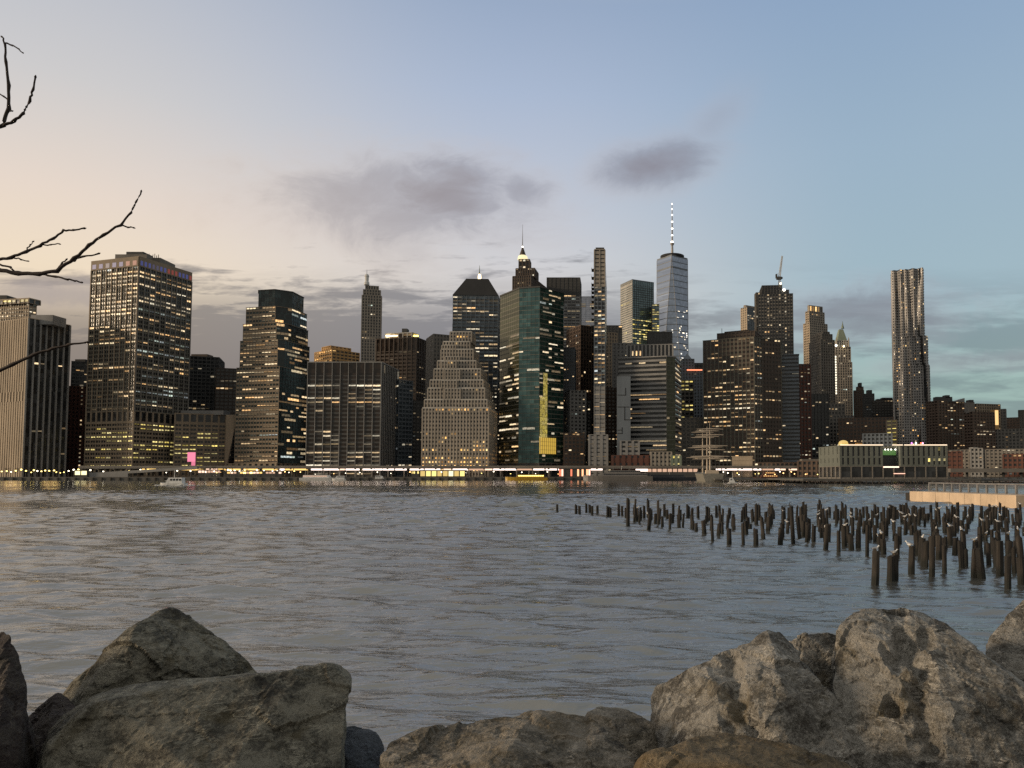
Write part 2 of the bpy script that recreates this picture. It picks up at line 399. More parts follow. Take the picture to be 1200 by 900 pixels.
# ribbed tower at the edge of the picture
q = quad(-34, 33, 672, 640, xr=82, y=380)
b = Bld('ribbed_tower', 'beige office tower with a blank ribbed flank and white fins beside the bare twig', q, 'tower', 'beige', 'dark', 'warm')
H = b.z(33, 373, 640); hs = b.z(20, 466, 650)
pale = dict(wall='grey', bw=4.6, pw=1.2, sh=0, pd=1.2, sd=.2, lit=lambda u, v, z: .10 if u > .1 and (.05 < v < .14 or .28 < v < .33 or .4 < v < .46 or .55 < v < .6) else .008, fh=3.9, run=.8)
b.tier(q, 0, hs - 4, dict(bw=3.2, pw=1.9, sh=3.9, fh=3.9, pd=.7, sd=.25, lit=0, faces={1: pale}), cap=0)
b.tier(q, hs - 4, hs + 4.5, dict(bw=4.2, pw=2.4, sh=0, pd=.7, lit=0, faces={1: pale}), cap=0)
b.tier(q, hs + 4.5, H, dict(bw=3.2, pw=1.9, sh=3.9, fh=3.9, pd=.7, sd=.25, lit=0, faces={1: pale}), cap=.6)
b.rbox('roof_unit', W['grey'], 36, 62, 369, 380, 648, 16)
b.finish()

q = quad(-26, 34, 830, 815, xr=37, y=360)
b = Bld('office_block', 'pale office block with overhanging cornice rising behind the ribbed beige tower', q, 'building', 'beige', 'dark', 'white')
b.tier(q, 0, b.z(30, 356, 815), dict(bw=3.4, pw=1.0, sh=1.8, lit=.5, run=.6, pd=.5), cap=0)
b.tier(inset(q, -2, -3, -3, -2), b.z(30, 356, 815), b.z(30, 351, 815), dict(bw=6, pw=1, sh=.4, fh=4, lit=.5, litm='yellow'), cap=1.2)
b.rbox('roof_unit', W['dark'], -20, 8, 346, 352, 830, 14)
b.finish()

q = quad(79, 104, 770, 780, dep=30)
b = Bld('dark_block', 'small near black block in the gap beside the white columned tower', q, 'building', 'dark', 'dark')
b.tier(q, 0, b.z(90, 424, 770), dict(lit=.05, bw=4, pw=.6), cap=1)
b.rbox('roof_unit', W['black'], 88, 100, 421, 425, 775)
b.finish()
q = quad(72, 104, 715, 722, dep=30)
b = Bld('brick_block', 'dark red brick block with one column of lit stair windows', q, 'building', 'red', 'dark', 'white')
b.tier(q, 0, b.z(90, 453, 715), dict(bw=3.1, pw=1.7, sh=2.0, lit=lambda u, v, z: .97 if .62 < u < .72 and R.random() < .85 else .0, blind=0), cap=.8)
b.finish()

# the broad dark tower with the coloured crown
q = quad(108, 163, 676, 660, xr=225, y=306)
b = Bld('broad_office_tower', 'broad brown office tower with a band of red and blue panels under its roof', q, 'tower', 'tan', 'dark', 'warm', cap=96)
H = b.z(163, 301, 660); zc = b.z(163, 312, 660); z1 = b.z(163, 496, 660); z0 = b.z(163, 482, 660)
pod = dict(bw=6.2, pw=1.0, sh=1.7, fh=3.6, pd=.45, sd=.3, lit=lambda u, v, z: .38, run=.7, litm='yellow', wfrac=.85, minor=.5)
b.tier(q, 0, 7, dict(bw=6.2, pw=2.2, sh=1.2, fh=7, pd=.5, lit=0), cap=0)
b.tier(q, 7, z1, pod, cap=0)
b.tier(q, z1, z0, dict(bw=6.2, pw=1.7, sh=2.2, fh=z0 - z1, pd=.7, sd=.65, lit=0), cap=.5)
b.tier(q, z0, zc, dict(bw=6.2, pw=1.0, sh=1.35, fh=3.75, pd=.8, sd=.2, swall='olive', run=.72, lit=lambda u, v, z: .48 if v > .4 else .28, minor=.2,
       faces={1: dict(bw=5.6, wall='grim', lit=lambda u, v, z: .48 if v > .25 else .22, pd=.9)}), cap=0)
b.tier(q, zc, H, dict(wall='tan', bw=6.2, pw=0, sh=H - zc, fh=H - zc, sd=.85, lit=0), cap=.6)
P = b.rel(q); cw, cb, cr = MB(), MB(), MB()
cmats = {0: 'bbwbbrr', 1: 'bbbwwbbrrrbbbr'}
PANEL = dict(b=glow_mat('blue_crown_light', (.10, .12, .50), .30), r=glow_mat('red_crown_light', (.55, .06, .03), .32), w=glow_mat('violet_crown_light', (.25, .2, .4), .18))
for fi, cs in cmats.items():
    p_, q_ = P[fi], P[fi + 1]; ln = (q_ - p_).length
    for i, c in enumerate(cs):
        mb = MB(); a = (i + .22) / len(cs) * ln; e = (i + .78) / len(cs) * ln
        b.obox(mb, p_, q_, a, e, zc + 1.2, H - 3.2, .8, .95); mb.build('crown_light', PANEL[c], b.root)
b.rbox('roof_unit', W['grim'], 135, 172, 298, 306, 690, 24); b.rbox('roof_unit', W['dark'], 148, 168, 295, 300, 694, 14); b.rbox('roof_unit', W['grim'], 172, 188, 302, 310, 700, 24)
mb = MB()
for k in range(6): X = gx(174 + k * 2.2, 300, 705) - b.o.x; mb.tube([(X, 706 - b.o.y, b.z(174, 309, 705)), (X, 706 - b.o.y, b.z(174, 297 + (k * 5) % 3, 705))], .3, 5)
mb.build('antenna', W['grim'], b.root)
b.finish()

q = quad(218, 253, 800, 810, dep=40); q2 = quad(250, 285, 780, 790, dep=40)
b = Bld('stepped_dark_block', 'low black stepped block between the broad brown tower and the notched glass tower', q, 'building', 'dark', 'dark', 'dim')
b.tier(q, 0, b.z(240, 418, 800), dict(lit=.05, bw=4), cap=1); b.tier(q2, 0, b.z(260, 432, 780), dict(lit=.10, bw=4, wall='brown'), cap=1)
b.rbox('roof_unit', W['brown'], 224, 243, 415, 420, 810); b.finish()

q = quad(203, 263, 690, dep=40); q2 = quad(263.2, 276, 689, dep=40)
b = Bld('podium_block', 'low tan block with a row of square dark openings and yellow lit rows', q, 'building', 'tan', 'dark', 'yellow')
zt = b.z(230, 485, 690); zs = b.z(230, 497, 690)
b.tier(q, 0, zs, dict(bw=6, pw=1.4, sh=1.8, fh=3.7, lit=lambda u, v, z: .55 if u < .7 else .12, run=.6, minor=.4), cap=0)
b.tier(q, zs, zt, dict(bw=6, pw=1.6, sh=2.6, fh=zt - zs, pd=.6, sd=.5, lit=0), cap=1.0)
mb = MB(); P = b.rel(q2); zz = b.z(270, 486, 690)
P0 = [P[0], P[1] - Vector((9, 0)), P[2] - Vector((9, 0)), P[3]]; mb.prism(P0, 0, zz, P); mb.build('sloped_wall', W['tan'], b.root)
b.rbox('roof_unit', W['grey'], 212, 262, 481, 486, 705); b.finish()

# notched glass and stone tower
q = quad(276, 326, 690, 680, xr=362, y=500)
b = Bld('notched_tower', 'notched tower of beige bands and dark teal glass with an eight sided glass top', q, 'tower', 'tan', 'teal', 'warm', cap=96)
k = .79
teal = dict(wall='dark', gl2=None, bw=4, pw=.25, sh=.5, fh=3.9, pd=.2, sd=.12, lit=.30, run=.75, merge=3)
rows = [(430, 0, 0, 0, 0), (398, 3.2, 4, 4.5, .8), (378, 6.2, 7, 8, 2), (358, 9.5, 10, 11, 3)]
zl = 12
b.tier(inset(q, -6, -4, -2, 0), 0, 12, dict(bw=6, pw=3, sh=4, fh=6, lit=.1), cap=.5)
for i, (yr, l, f, r2, bk) in enumerate(rows):
    A, B_, C_, D_ = inset(q, l * k * .7, f * .4, 0, bk); d = (B_ - A).normalized(); n = Vector((-d.y, d.x)); c = r2 * k
    poly = [A, B_ - d * (c + .1), B_ + n * (c * 1.3 + .1), C_ - d * bk, D_] if i else q
    z = b.z(300, yr, 682)
    st = dict(bw=3.3, pw=.5, sh=1.9, fh=3.9, pd=.35, sd=.35, lit=lambda u, v, z: .46 if z > 60 else .28, run=.75, minor=0, merge=2)
    b.tier(poly, zl, z, dict(st, faces=({1: teal, 2: teal} if i else {1: teal})), cap=.4); zl = z
A, B_, C_, D_ = inset(q, 11, 4, 0, 3); d = (B_ - A).normalized(); n = Vector((-d.y, d.x))
poly = [A + n * 9, A + d * 7, B_ - d * 10, B_ + n * 12, C_ - d * 4 - n * 4, C_ - d * 12, D_]
b.tier(poly, zl, b.z(318, 341, 690), dict(wall='dark', bw=3, pw=.15, sh=.2, fh=4, pd=.12, sd=.08, lit=0), cap=.8)
b.finish()

# black gridded block
q = quad(361, 447, 650, 650, xr=467, y=430)
b = Bld('gridded_block', 'black flat roofed block with thin grey columns and many lit floors by the viaduct', q, 'building', 'grey', 'brown', 'white', cap=98)
H = b.z(400, 425, 650); zb = b.z(400, 441, 650)
def lg(u, v, z):
    if .44 < u < .56: return 0
    if z > zb - 3 or abs(z - b.z(400, 492, 650)) < 4.5: return 0
    return .78
g = dict(bw=7.1, pw=.5, sh=1.5, swall='dark', fh=3.75, pd=.8, sd=.25, lit=lg, run=.75, wfrac=.95, faces={1: dict(lit=.03, bw=5)})
b.tier(q, 0, zb, g, cap=0); b.tier(q, zb, H, dict(g, sh=.8, fh=H - zb, lit=0), cap=.9)
b.finish()
q = quad(466, 482, 690, 700, dep=40)
b = Bld('glass_annex', 'narrow grey glass annex tucked beside the black gridded block', q, 'building', 'blue', 'blue', 'white')
b.tier(q, 0, b.z(470, 446, 690), dict(bw=3.6, pw=.5, sh=1.4, lit=.08), cap=.8); b.finish()

q = quad(369, 389, 925, 900, xr=421, y=415)
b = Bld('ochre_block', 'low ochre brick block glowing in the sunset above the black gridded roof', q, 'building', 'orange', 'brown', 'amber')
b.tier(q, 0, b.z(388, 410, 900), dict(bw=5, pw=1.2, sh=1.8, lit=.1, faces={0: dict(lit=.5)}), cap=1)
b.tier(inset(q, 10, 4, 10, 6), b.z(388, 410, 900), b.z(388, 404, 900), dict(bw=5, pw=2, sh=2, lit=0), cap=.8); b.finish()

# slim limestone tower with lantern
q = quad(423.5, 446, 980, 986, xl=417, y=400)
b = Bld('slim_stone_tower', 'slim tapering limestone tower with a small lantern on its rounded top', q, 'tower', 'lime', 'dark', 'dim', cap=40)
st = dict(bw=3.4, pw=1.5, sh=1.7, fh=4, pd=.7, sd=.2, lit=.02)
b.tier(q, 0, b.z(430, 346, 980), st, cap=.6)
b.tier(inset(q, 1.5, 1.5, 1.5, 2), b.z(430, 346, 980), b.z(430, 339, 980), st, cap=.6)
b.tier(inset(q, 4, 3, 4, 4), b.z(430, 339, 980), b.z(430, 334, 980), st, cap=.6)
spire(b, 430, [(321, .6), (322, 2.2), (324, 2.8), (324.5, 2.4), (330, 2.2), (331, 3.0), (334, 3.2)], 998, W['white'], 10, 'lantern')
spire(b, 430, [(316, .15), (322, .3)], 998, W['black'], 5, 'antenna'); b.finish()

q = quad(441, 488, 800, 790, xr=502, y=400)
b = Bld('bronze_block', 'dark bronze tower block with glowing cornice lights around its rooftop', q, 'building', 'brown', 'brown', 'dim')
H = b.z(460, 397, 795); st = dict(bw=5.5, pw=1.2, sh=2.2, fh=3.9, pd=.6, lit=.08)
b.tier(q, 0, H - 14, st, cap=0); b.tier(q, H - 14, H, dict(bw=5.5, pw=1.4, sh=.8, fh=14, pd=.6, lit=0), cap=1)
b.tier(inset(q, 8, 5, 8, 8), H, b.z(460, 391, 800), dict(bw=5, pw=1, sh=.6, fh=5, wall='pale', lit=.6, litm='warm'), cap=1)
b.rbox('roof_light', GLOW_Y, 477, 490, 392.5, 394.3, 800, 1.5); b.rbox('roof_light', GLOW_W, 452, 470, 392.8, 393.8, 800, 1.5)
b.rbox('roof_unit', W['dark'], 471, 477, 385, 391, 815, 8); b.finish()

q = quad(506, 532, 735, 745, dep=30)
b = Bld('slab_block', 'plain dark brown slab peeping out behind the stepped stone pyramid tower', q, 'building', 'grim', 'dark')
b.tier(q, 0, b.z(515, 392, 735), dict(bw=3, pw=1.6, sh=2, lit=0), cap=.8); b.finish()

# stepped ziggurat
base = quad(494, 572, 640, 640, dep=46)
b = Bld('ziggurat_tower', 'stepped tan stone pyramid tower with glowing orange windows along its lower floors', base, 'tower', 'lime', 'dark', 'amber', cap=98)
steps = [(494, 572, 478.7, 0), (496.3, 570, 469, 3), (500, 567, 455.5, 6), (502.5, 565, 446, 8), (507, 562, 433, 11), (511, 556.5, 423.5, 14), (515, 553, 410, 17), (517.5, 549, 401, 20), (525.5, 551, 389.5, 23)]
def lz(u, v, z):
    j = z / 3.55
    if 1 < j < 3: return .5
    if 3 <= j < 5: return .93
    if 5 <= j < 7: return .3 + (.4 if u > .75 else 0)
    if 7 <= j < 9: return .55 if u > .78 else .08
    if 15 <= j < 17: return .42
    return .03
zl = 0
for i, (xa, xb, yt, ins) in enumerate(steps):
    qq = quad(xa, xb, 640 + ins, 640 + ins, dep=46 - ins * 1.2); z = b.z(530, yt, 640 + ins)
    st = dict(bw=2.7, pw=1.35, sh=1.7, fh=3.55, pd=.5, sd=.3, lit=lz, run=.35, blind=0, wfrac=.9, hf=.9, capw='pale', over=.12)  # parapets paler: light catching the ledges is put into their stone
    if i == 8: st = dict(st, lit=lambda u, v, z: .95 if .25 < u < .85 and .2 < v < .55 else 0)
    elif i: st = dict(st, lit=.04)
    b.tier(qq, zl, z, st, cap=1.1)
    if 0 < i < 8:      # the middle bay stands forward of every setback
        xm = (530, 526)[i % 2]; qm = quad(xm - 10, xm + 9 - i * .4, 640 + ins - 2.6, 640 + ins - 2.6, dep=3)
        b.tier(qm, zl, z - R.choice((3.4, 0.6, 6.8)), dict(st, lit=.05), cap=.5)
    zl = z
b.finish()

# pyramid roofed dark tower
q = quad(528.5, 582, 760, 762, dep=44)
b = Bld('hipped_roof_tower', 'dark blue glass tower with a black hipped roof and bright finial', q, 'tower', 'dark', 'blue', 'white', cap=96)
H = b.z(550, 347, 760); z1 = b.z(550, 380, 760)
b.tier(q, 0, z1, dict(bw=4.5, pw=.5, sh=1.5, fh=3.9, wall='blue', swall='dark', lit=.38, run=.7, merge=2), cap=.4)
b.tier(inset(q, 0, 1, 0, 1), z1, H, dict(bw=4.5, pw=.5, sh=1.3, fh=3.9, wall='blue', swall='dark', run=.6, lit=lambda u, v, z: (.95 if (.0 < u < .09 or .14 < u < .2) and v > .15 else .25 if v > .6 else .08)), cap=1.2)
mb = MB(); P = b.rel(q); c = sum(P, Vector((0, 0))) / 4; mb.prism([c + (p - c) * 1.02 for p in P], H + 1.2, b.z(550, 327.5, 775), [c + (p - c) * .5 for p in P]); mb.build('hipped_roof', W['black'], b.root)
spire(b, 562, [(311, .15), (318, .5), (323, 1.0)], 782, W['green'], 6, 'finial'); spire(b, 562, [(321.5, 1.4), (324, 1.7), (328, 1.7)], 782, GLOW_W, 8, 'lantern'); b.finish()

# spired tower behind the green glass
q = quad(601, 622, 900, 895, xr=640, y=330)
b = Bld('spired_stone_tower', 'brown stone tower with lit crown, steep cone and needle mast behind the green glass', q, 'tower', 'brown', 'dark', 'dim', cap=40)
st = dict(bw=3, pw=1.4, sh=1.6, fh=3.8, lit=.05)
b.tier(q, 0, b.z(622, 323, 895), st, cap=.7)
b.tier(quad(603, 625, 905, 903, dep=24), b.z(622, 323, 895), b.z(612, 315, 905), dict(st, lit=.3, litm='white'), cap=.6)
b.tier(quad(606.5, 619, 908, 908, dep=15), b.z(612, 315, 905), b.z(612, 304, 908), dict(bw=4, pw=1.6, sh=1, fh=5, lit=.5, litm='white'), cap=.4)
spire(b, 612.5, [(299.5, 4.0), (300.5, 5.5), (303, 6.0), (304.5, 6.0)], 915, glow_mat('crown_lamp', (1, .84, .48), 1.1), 10, 'lit_crown')
spire(b, 612.5, [(289, .5), (291, 1.2), (299.5, 4.0)], 915, W['brown'], 8, 'cone_roof'); spire(b, 612.5, [(263, .12), (275, .25), (289, .5)], 915, W['grim'], 6, 'mast')
lamp_ball(b, 612.5, 289.5, 915, .9, GLOW_C); b.finish()

# green glass tower
v = [Vector((gx(x, 450, D), D)) for x, D in ((585.5, 684), (608, 655), (632, 650), (660, 672), (660.5, 725), (594, 735))]
b = Bld('green_glass_tower', 'faceted green glass office tower with a tall yellow tower reflected near its foot', v, 'tower', 'dark', 'dark', 'white', cap=98)
H = b.z(620, 337.5, 652)
gs = dict(bw=4.2, pw=.18, sh=.75, fh=4.0, pd=.14, sd=.08, swall='olive', merge=2, run=.75, hf=.5, lit=lambda u, v, z: .2)
b.tier(v, 0, 12, dict(bw=8, pw=1, sh=1, fh=12, lit=0), cap=0)
b.tier(v, 12, H, dict(gs, faces={0: dict(gl2='olive', lit=lambda u, v, z: .22 if v < .7 else .02), 1: dict(gl2='green', pw=.12, sh=.35, lit=lambda u, v, z: .10 if v < .65 else .02),
       2: dict(gl2='deep', bw=3.6, sh=.6, lit=lambda u, v, z: .30 if .3 < v < .85 else .15, run=.5)}), cap=1.2)
P = b.rel(v); p_, q_ = P[2], P[3]; ln = (q_ - p_).length
YL = lit_mat('yellow_reflection', (.85, .66, .12), (.95, .76, .25), .32, .55, 1)  # another building reflected in this face, put in as glowing yellow panes
za, zb_, zc_, zd = b.z(640, 513, 655), b.z(640, 437, 655), b.z(640, 532, 655), b.z(640, 465, 655)
def reflection(s0, s1, z0, z1, nx, fh):
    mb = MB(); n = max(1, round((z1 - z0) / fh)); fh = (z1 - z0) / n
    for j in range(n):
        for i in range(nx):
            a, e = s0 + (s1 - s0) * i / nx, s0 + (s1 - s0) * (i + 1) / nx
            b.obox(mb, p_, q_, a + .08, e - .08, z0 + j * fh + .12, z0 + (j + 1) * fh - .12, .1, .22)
    mb.build('reflection_strip', YL, b.root)
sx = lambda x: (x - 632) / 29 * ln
reflection(sx(632.8), sx(641.5), za, zd, 3, 3.6); reflection(sx(636.5), sx(641.5), zd, zb_, 2, 3.6)
mb = MB(); b.obox(mb, p_, q_, sx(632.4), sx(651), zc_, za, .1, 1.4); mb.build('reflection_foot', glow_mat('reflection_glow', (.95, .60, .08), .62), b.root)  # broad foot of the reflected building, a glowing box
mb = MB()
for i in range(9): b.obox(mb, p_, q_, sx(632.3) + i * (sx(651) - sx(632.3)) / 8 - .12, sx(632.3) + i * (sx(651) - sx(632.3)) / 8 + .12, zc_, za, 1.4, 1.6)
for j in range(4): b.obox(mb, p_, q_, sx(632.3), sx(651), zc_ + j * (za - zc_) / 4 - .1, zc_ + j * (za - zc_) / 4 + .1, 1.4, 1.5)
mb.build('reflection_bar', W['olive'], b.root)  # grid bars over the glowing reflected foot
b.finish()

q = quad(640, 679, 950, 950, dep=35)
b = Bld('flat_slab_tower', 'tall grey slab tower with horizontal floor lines and a plain dark top', q, 'tower', 'blue', 'dark', 'warm', cap=60)
H = b.z(660, 326, 950); z1 = b.z(660, 346, 950)
b.tier(q, 0, z1, dict(bw=5, pw=.6, sh=2.0, fh=4.0, wall='grey', lit=.24, merge=2), cap=0)
b.tier(q, z1, H, dict(bw=5, pw=1.2, sh=3.4, fh=4.0, wall='dark', lit=lambda u, v, z: .6 if v < .12 else 0), cap=1); b.finish()
q = quad(660, 673, 715, 715, dep=22)
b = Bld('grey_apartment_block', 'narrow grey block of small windows hugging the green glass tower', q, 'building', 'blue', 'dark', 'warm')
b.tier(q, 0, b.z(665, 408, 715), dict(bw=3, pw=1.3, sh=1.9, fh=3.4, lit=.10), cap=.6); b.finish()
q = quad(669, 681, 805, 810, dep=22)
b = Bld('rust_block', 'narrow rust brown block below the grey slab tower', q, 'building', 'brick', 'dark', 'warm')
b.tier(q, 0, b.z(672, 416, 805), dict(bw=3, pw=1.3, sh=1.9, fh=3.6, lit=.06), cap=.6); b.finish()
q = quad(668, 686, 688, 692, dep=22)
b = Bld('grey_corner_block', 'mid height grey block of paired windows set in the gap by the slim balcony tower', q, 'building', 'grey', 'dark', 'warm')
b.tier(q, 0, b.z(672, 458, 688), dict(bw=4, pw=1.8, sh=1.8, fh=3.5, lit=.14), cap=.6)
b.finish()
q = quad(661, 684, 662, 664, dep=18)
b = Bld('low_street_block', 'low brown street block at the foot of the narrow grey block', q, 'building', 'brick', 'dark', 'warm')
b.tier(q, 0, b.z(672, 508, 662), dict(bw=3.2, pw=1.2, sh=1.7, fh=3.4, lit=.25), cap=.6); b.finish()

q = quad(676, 701, 1420, 1420, dep=50)
b = Bld('pale_blue_tower', 'distant pale blue glass tower with one lit floor line', q, 'tower', 'blue', 'pale', 'warm')
H = b.z(690, 348, 1420); b.tier(q, 0, H, dict(bw=8, pw=.2, sh=.4, fh=4.2, pd=.2, sd=.1, lit=lambda u, v, z: .95 if abs(z - b.z(690, 358, 1420)) < 2.3 else .03), cap=1); b.finish()

# slim tower with balconies
q = quad(696.5, 709, 650, 650, xr=715, y=300)
b = Bld('slim_balcony_tower', 'very slim unfinished tower with balconies up one edge and a brown wrapped top', q, 'tower', 'grey', 'dark', 'warm', cap=90)
H = b.z(703, 293, 650); zA, zB, zC = b.z(703, 336, 650), b.z(703, 452, 650), b.z(703, 510, 650)
b.tier(inset(quad(690, 712, 648, 648, dep=18)), 0, zC, dict(bw=5.3, pw=2.6, sh=2.8, fh=3.6, wall='grey', lit=.10), cap=.6)
b.tier(q, zC, zB, dict(bw=4.7, pw=.5, sh=3.0, fh=3.6, lit=lambda u, v, z: .35 if u > .7 or u < .3 else .02, wall='grey', faces={1: dict(wall='blue')}), cap=0)
b.tier(q, zB, zA, dict(bw=3.2, pw=.5, sh=1.1, fh=3.5, wall='blue', lit=lambda u, v, z: .8 if v < .75 else .4, run=.3, faces={1: dict(lit=.02, sh=2.8)}), cap=0)
b.tier(q, zA, H, dict(bw=4.7, pw=1.0, sh=2.6, fh=3.6, wall='lime', litm='amber', lit=lambda u, v, z: .6 if .15 < v < .25 else .10 if v < .4 else 0), cap=.8)
P = b.rel(q)
for yb in (315.5, 325, 333, 337.5, 342, 347, 353, 360, 367, 374, 382, 390):
    z = b.z(700, yb, 650); mb = MB(); b.obox(mb, P[0], P[1], -2.6, .4, z, z + .35, -9, .6); b.obox(mb, P[0], P[1], -2.6, -2.4, z + .35, z + 1.4, -9, .6); mb.build('balcony', W['dark'], b.root)
b.rbox('roof_unit', W['dark'], 698, 708, 290, 293.4, 653, 9); b.finish()

q = quad(709, 729, 1080, 1080, dep=30)
b = Bld('dark_slab', 'dark slab with a flat roof just behind the slim balcony tower', q, 'building', 'dark', 'dark')
b.tier(q, 0, b.z(715, 382, 1080), dict(lit=.02, bw=5), cap=1); b.finish()
q = quad(707, 723, 860, 865, dep=30)
b = Bld('tan_stone_block', 'tan stone block with faint windows beside the slim balcony tower', q, 'building', 'tan', 'dark', 'dim')
b.tier(q, 0, b.z(715, 390, 860), dict(lit=.05, bw=3.5, pw=1.6, sh=1.8), cap=1); b.finish()
q = quad(680, 699, 760, 770, dep=30)
b = Bld('striped_brown_block', 'brown block of close vertical piers on the other edge of the slim balcony tower', q, 'building', 'brick', 'dark', 'warm')
b.tier(q, 0, b.z(690, 382, 760), dict(lit=.09, bw=3.2, pw=1.3, sh=1.2), cap=1); b.finish()
q = quad(718, 741, 790, 790, dep=30)
b = Bld('grey_stone_block', 'plain grey stone block rising behind the wall with the line pattern', q, 'building', 'grey', 'dark', 'warm')
b.tier(q, 0, b.z(728, 403, 790), dict(lit=.03, bw=4.2, pw=2.4, sh=2.4), cap=1); b.finish()

# two glass towers far behind
q = quad(741, 766, 1350, 1350, xl=728, y=350)
q[0].y += 0; q = quad(741, 766, 1350, 1372, xl=727.5, y=350)
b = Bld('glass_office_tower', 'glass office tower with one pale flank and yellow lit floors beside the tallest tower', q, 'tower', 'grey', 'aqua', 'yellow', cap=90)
H = b.z(741, 328, 1350)
b.tier(q, 0, H - 9, dict(bw=4.5, pw=.3, sh=1.0, fh=4.2, run=.7, wall='dark', lit=lambda u, v, z: .60 if v < .82 else .0, faces={3: dict(wall='pale', bw=5, pw=1.4, sh=1.8, lit=.02)}), cap=0)  # pale flank: sky glow reflected there is put into the wall colour
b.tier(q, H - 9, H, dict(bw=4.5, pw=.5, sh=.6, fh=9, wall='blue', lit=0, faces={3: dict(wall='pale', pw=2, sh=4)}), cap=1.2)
q2 = quad(765, 773, 1345, 1345, dep=24); b.tier(q2, 0, b.z(768, 357, 1345), dict(bw=4.5, pw=.3, sh=1.0, fh=4.2, wall='dark', run=.6, lit=.45), cap=1); b.finish()

D = 1480.0; cx = gx(788.2, 400, D); root_poly = [Vector((cx - 31, D - 31)), Vector((cx + 31, D - 31)), Vector((cx + 31, D + 31)), Vector((cx - 31, D + 31))]
b = Bld('tallest_glass_tower', 'tallest tower, pale tapering glass with a lit needle mast on its ringed roof', root_poly, 'tower', 'blue', 'sky', 'warm', cap=98)
rot = rad(-7); zb, zt = 20.0, b.z(788, 305, D); cen = Vector((cx, D)) - b.o
bot = [cen + Vector((math.cos(rot + rad(225 + 90 * i)), math.sin(rot + rad(225 + 90 * i)))) * 43.5 for i in range(4)]
top = [cen + Vector((math.cos(rot + rad(270 + 90 * i)), math.sin(rot + rad(270 + 90 * i)))) * 31.0 for i in range(4)]
mb = MB(); mb.v = [(p.x, p.y, 0) for p in bot] + [(p.x, p.y, zb) for p in bot] + [(p.x, p.y, zt) for p in top]
mb.f = [[i, (i + 1) % 4, 4 + (i + 1) % 4, 4 + i] for i in range(4)] + [[4 + i, 4 + (i + 1) % 4, 8 + i] for i in range(4)] + [[4 + (i + 1) % 4, 8 + (i + 1) % 4, 8 + i] for i in range(4)] + [[8, 9, 10, 11]]
mb.build('glazing', G['sky'], b.root)
mb = MB()      # edges of the facets and floor lines
for i in range(4):
    for a_, e_ in ((bot[i], top[i]), (bot[(i + 1) % 4], top[i])): mb.tube([(a_.x, a_.y, zb), (e_.x, e_.y, zt)], .45, 5)
mb.build('facet_edge', W['steel'], b.root)
mb = MB()
for zq in np.arange(zb + 12, zt - 4, 12.6):      # floor bands follow the eight sided section
    kq = (zq - zb) / (zt - zb); sec = []
    for i in range(4): sec += [bot[i].lerp(top[i], kq), bot[(i + 1) % 4].lerp(top[i], kq)]
    mb.prism([cen + (p - cen) * 1.004 for p in sec], zq, zq + (1.6 if int(zq) % 5 else 3.4))
mb.build('floor_band', W['blue'], b.root)
mb = MB(); mb.prism([cen + (p - cen) * .99 for p in top], zt, zt + 3); mb.build('parapet', W['blue'], b.root)
mb = MB(); mb.lathe([(22, zt + 3), (24, zt + 3.2), (24, zt + 8), (21, zt + 8.4)], (cen.x, cen.y, 0), 28); mb.build('roof_ring', W['black'], b.root)
rows = [(299, 1.6), (288, 1.2), (286, 2.4), (285, 2.4), (284, 1.0), (262, .7), (240, .35), (237, .1)]
mb = MB(); mb.lathe([(hw * D / F, b.z(788, y, D)) for y, hw in rows], (cen.x, cen.y, 0), 10); mb.build('mast', W['steel'], b.root)
for y_, r_ in ((283.5, 2.6), (276, 1.6), (268, 1.7), (260, 1.7), (252, 1.4), (245, 1.2), (239, .9)):
    m2 = MB(); m2.lathe([(.5, -1.5), (r_, -1), (r_, 1), (.5, 1.5)], (cen.x, cen.y, b.z(788, y_, D)), 10); m2.build('mast_light', GLOW_C, b.root)
def facet(a, e, t, f0, f1, n):          # lit windows laid in a sloping facet a-e-t
    A3, E3, T3 = Vector((a.x, a.y, zb)), Vector((e.x, e.y, zb)), Vector((t.x, t.y, zt))
    nn = (E3 - A3).cross(T3 - A3).normalized()
    if nn.y > 0: nn = -nn
    for _ in range(n):
        z = R.uniform(f0, f1); z = round(z / 4.2) * 4.2; k = (z - zb) / (zt - zb); l_, r_ = A3.lerp(T3, k), E3.lerp(T3, k); u = R.random()
        p3 = l_.lerp(r_, u); d = (r_ - l_).normalized()
        b.win.append((3, Vector((p3.x, p3.y)), math.atan2(d.y, d.x), R.choice((2.6, 2.6, 5)), 2.6, z, 'star'))
facet(bot[0], bot[1], top[0], 60, 290, 40); facet(bot[1], bot[1], top[0], 60, 60, 0)
def facet2(bt, t0, t1, f0, f1, n):      # inverted facet: point at the bottom
    B3, T0, T1 = Vector((bt.x, bt.y, zb)), Vector((t0.x, t0.y, zt)), Vector((t1.x, t1.y, zt))
    for _ in range(n):
        z = R.uniform(f0, f1); z = round(z / 4.2) * 4.2; k = (z - zb) / (zt - zb); l_, r_ = B3.lerp(T0, k), B3.lerp(T1, k); p3 = l_.lerp(r_, R.random()); d = (r_ - l_).normalized()
        b.win.append((3, Vector((p3.x, p3.y)), math.atan2(d.y, d.x), R.choice((2.6, 2.6, 5)), 2.6, z, 'star'))
facet2(bot[1], top[0], top[1], 110, 330, 60); b.finish()

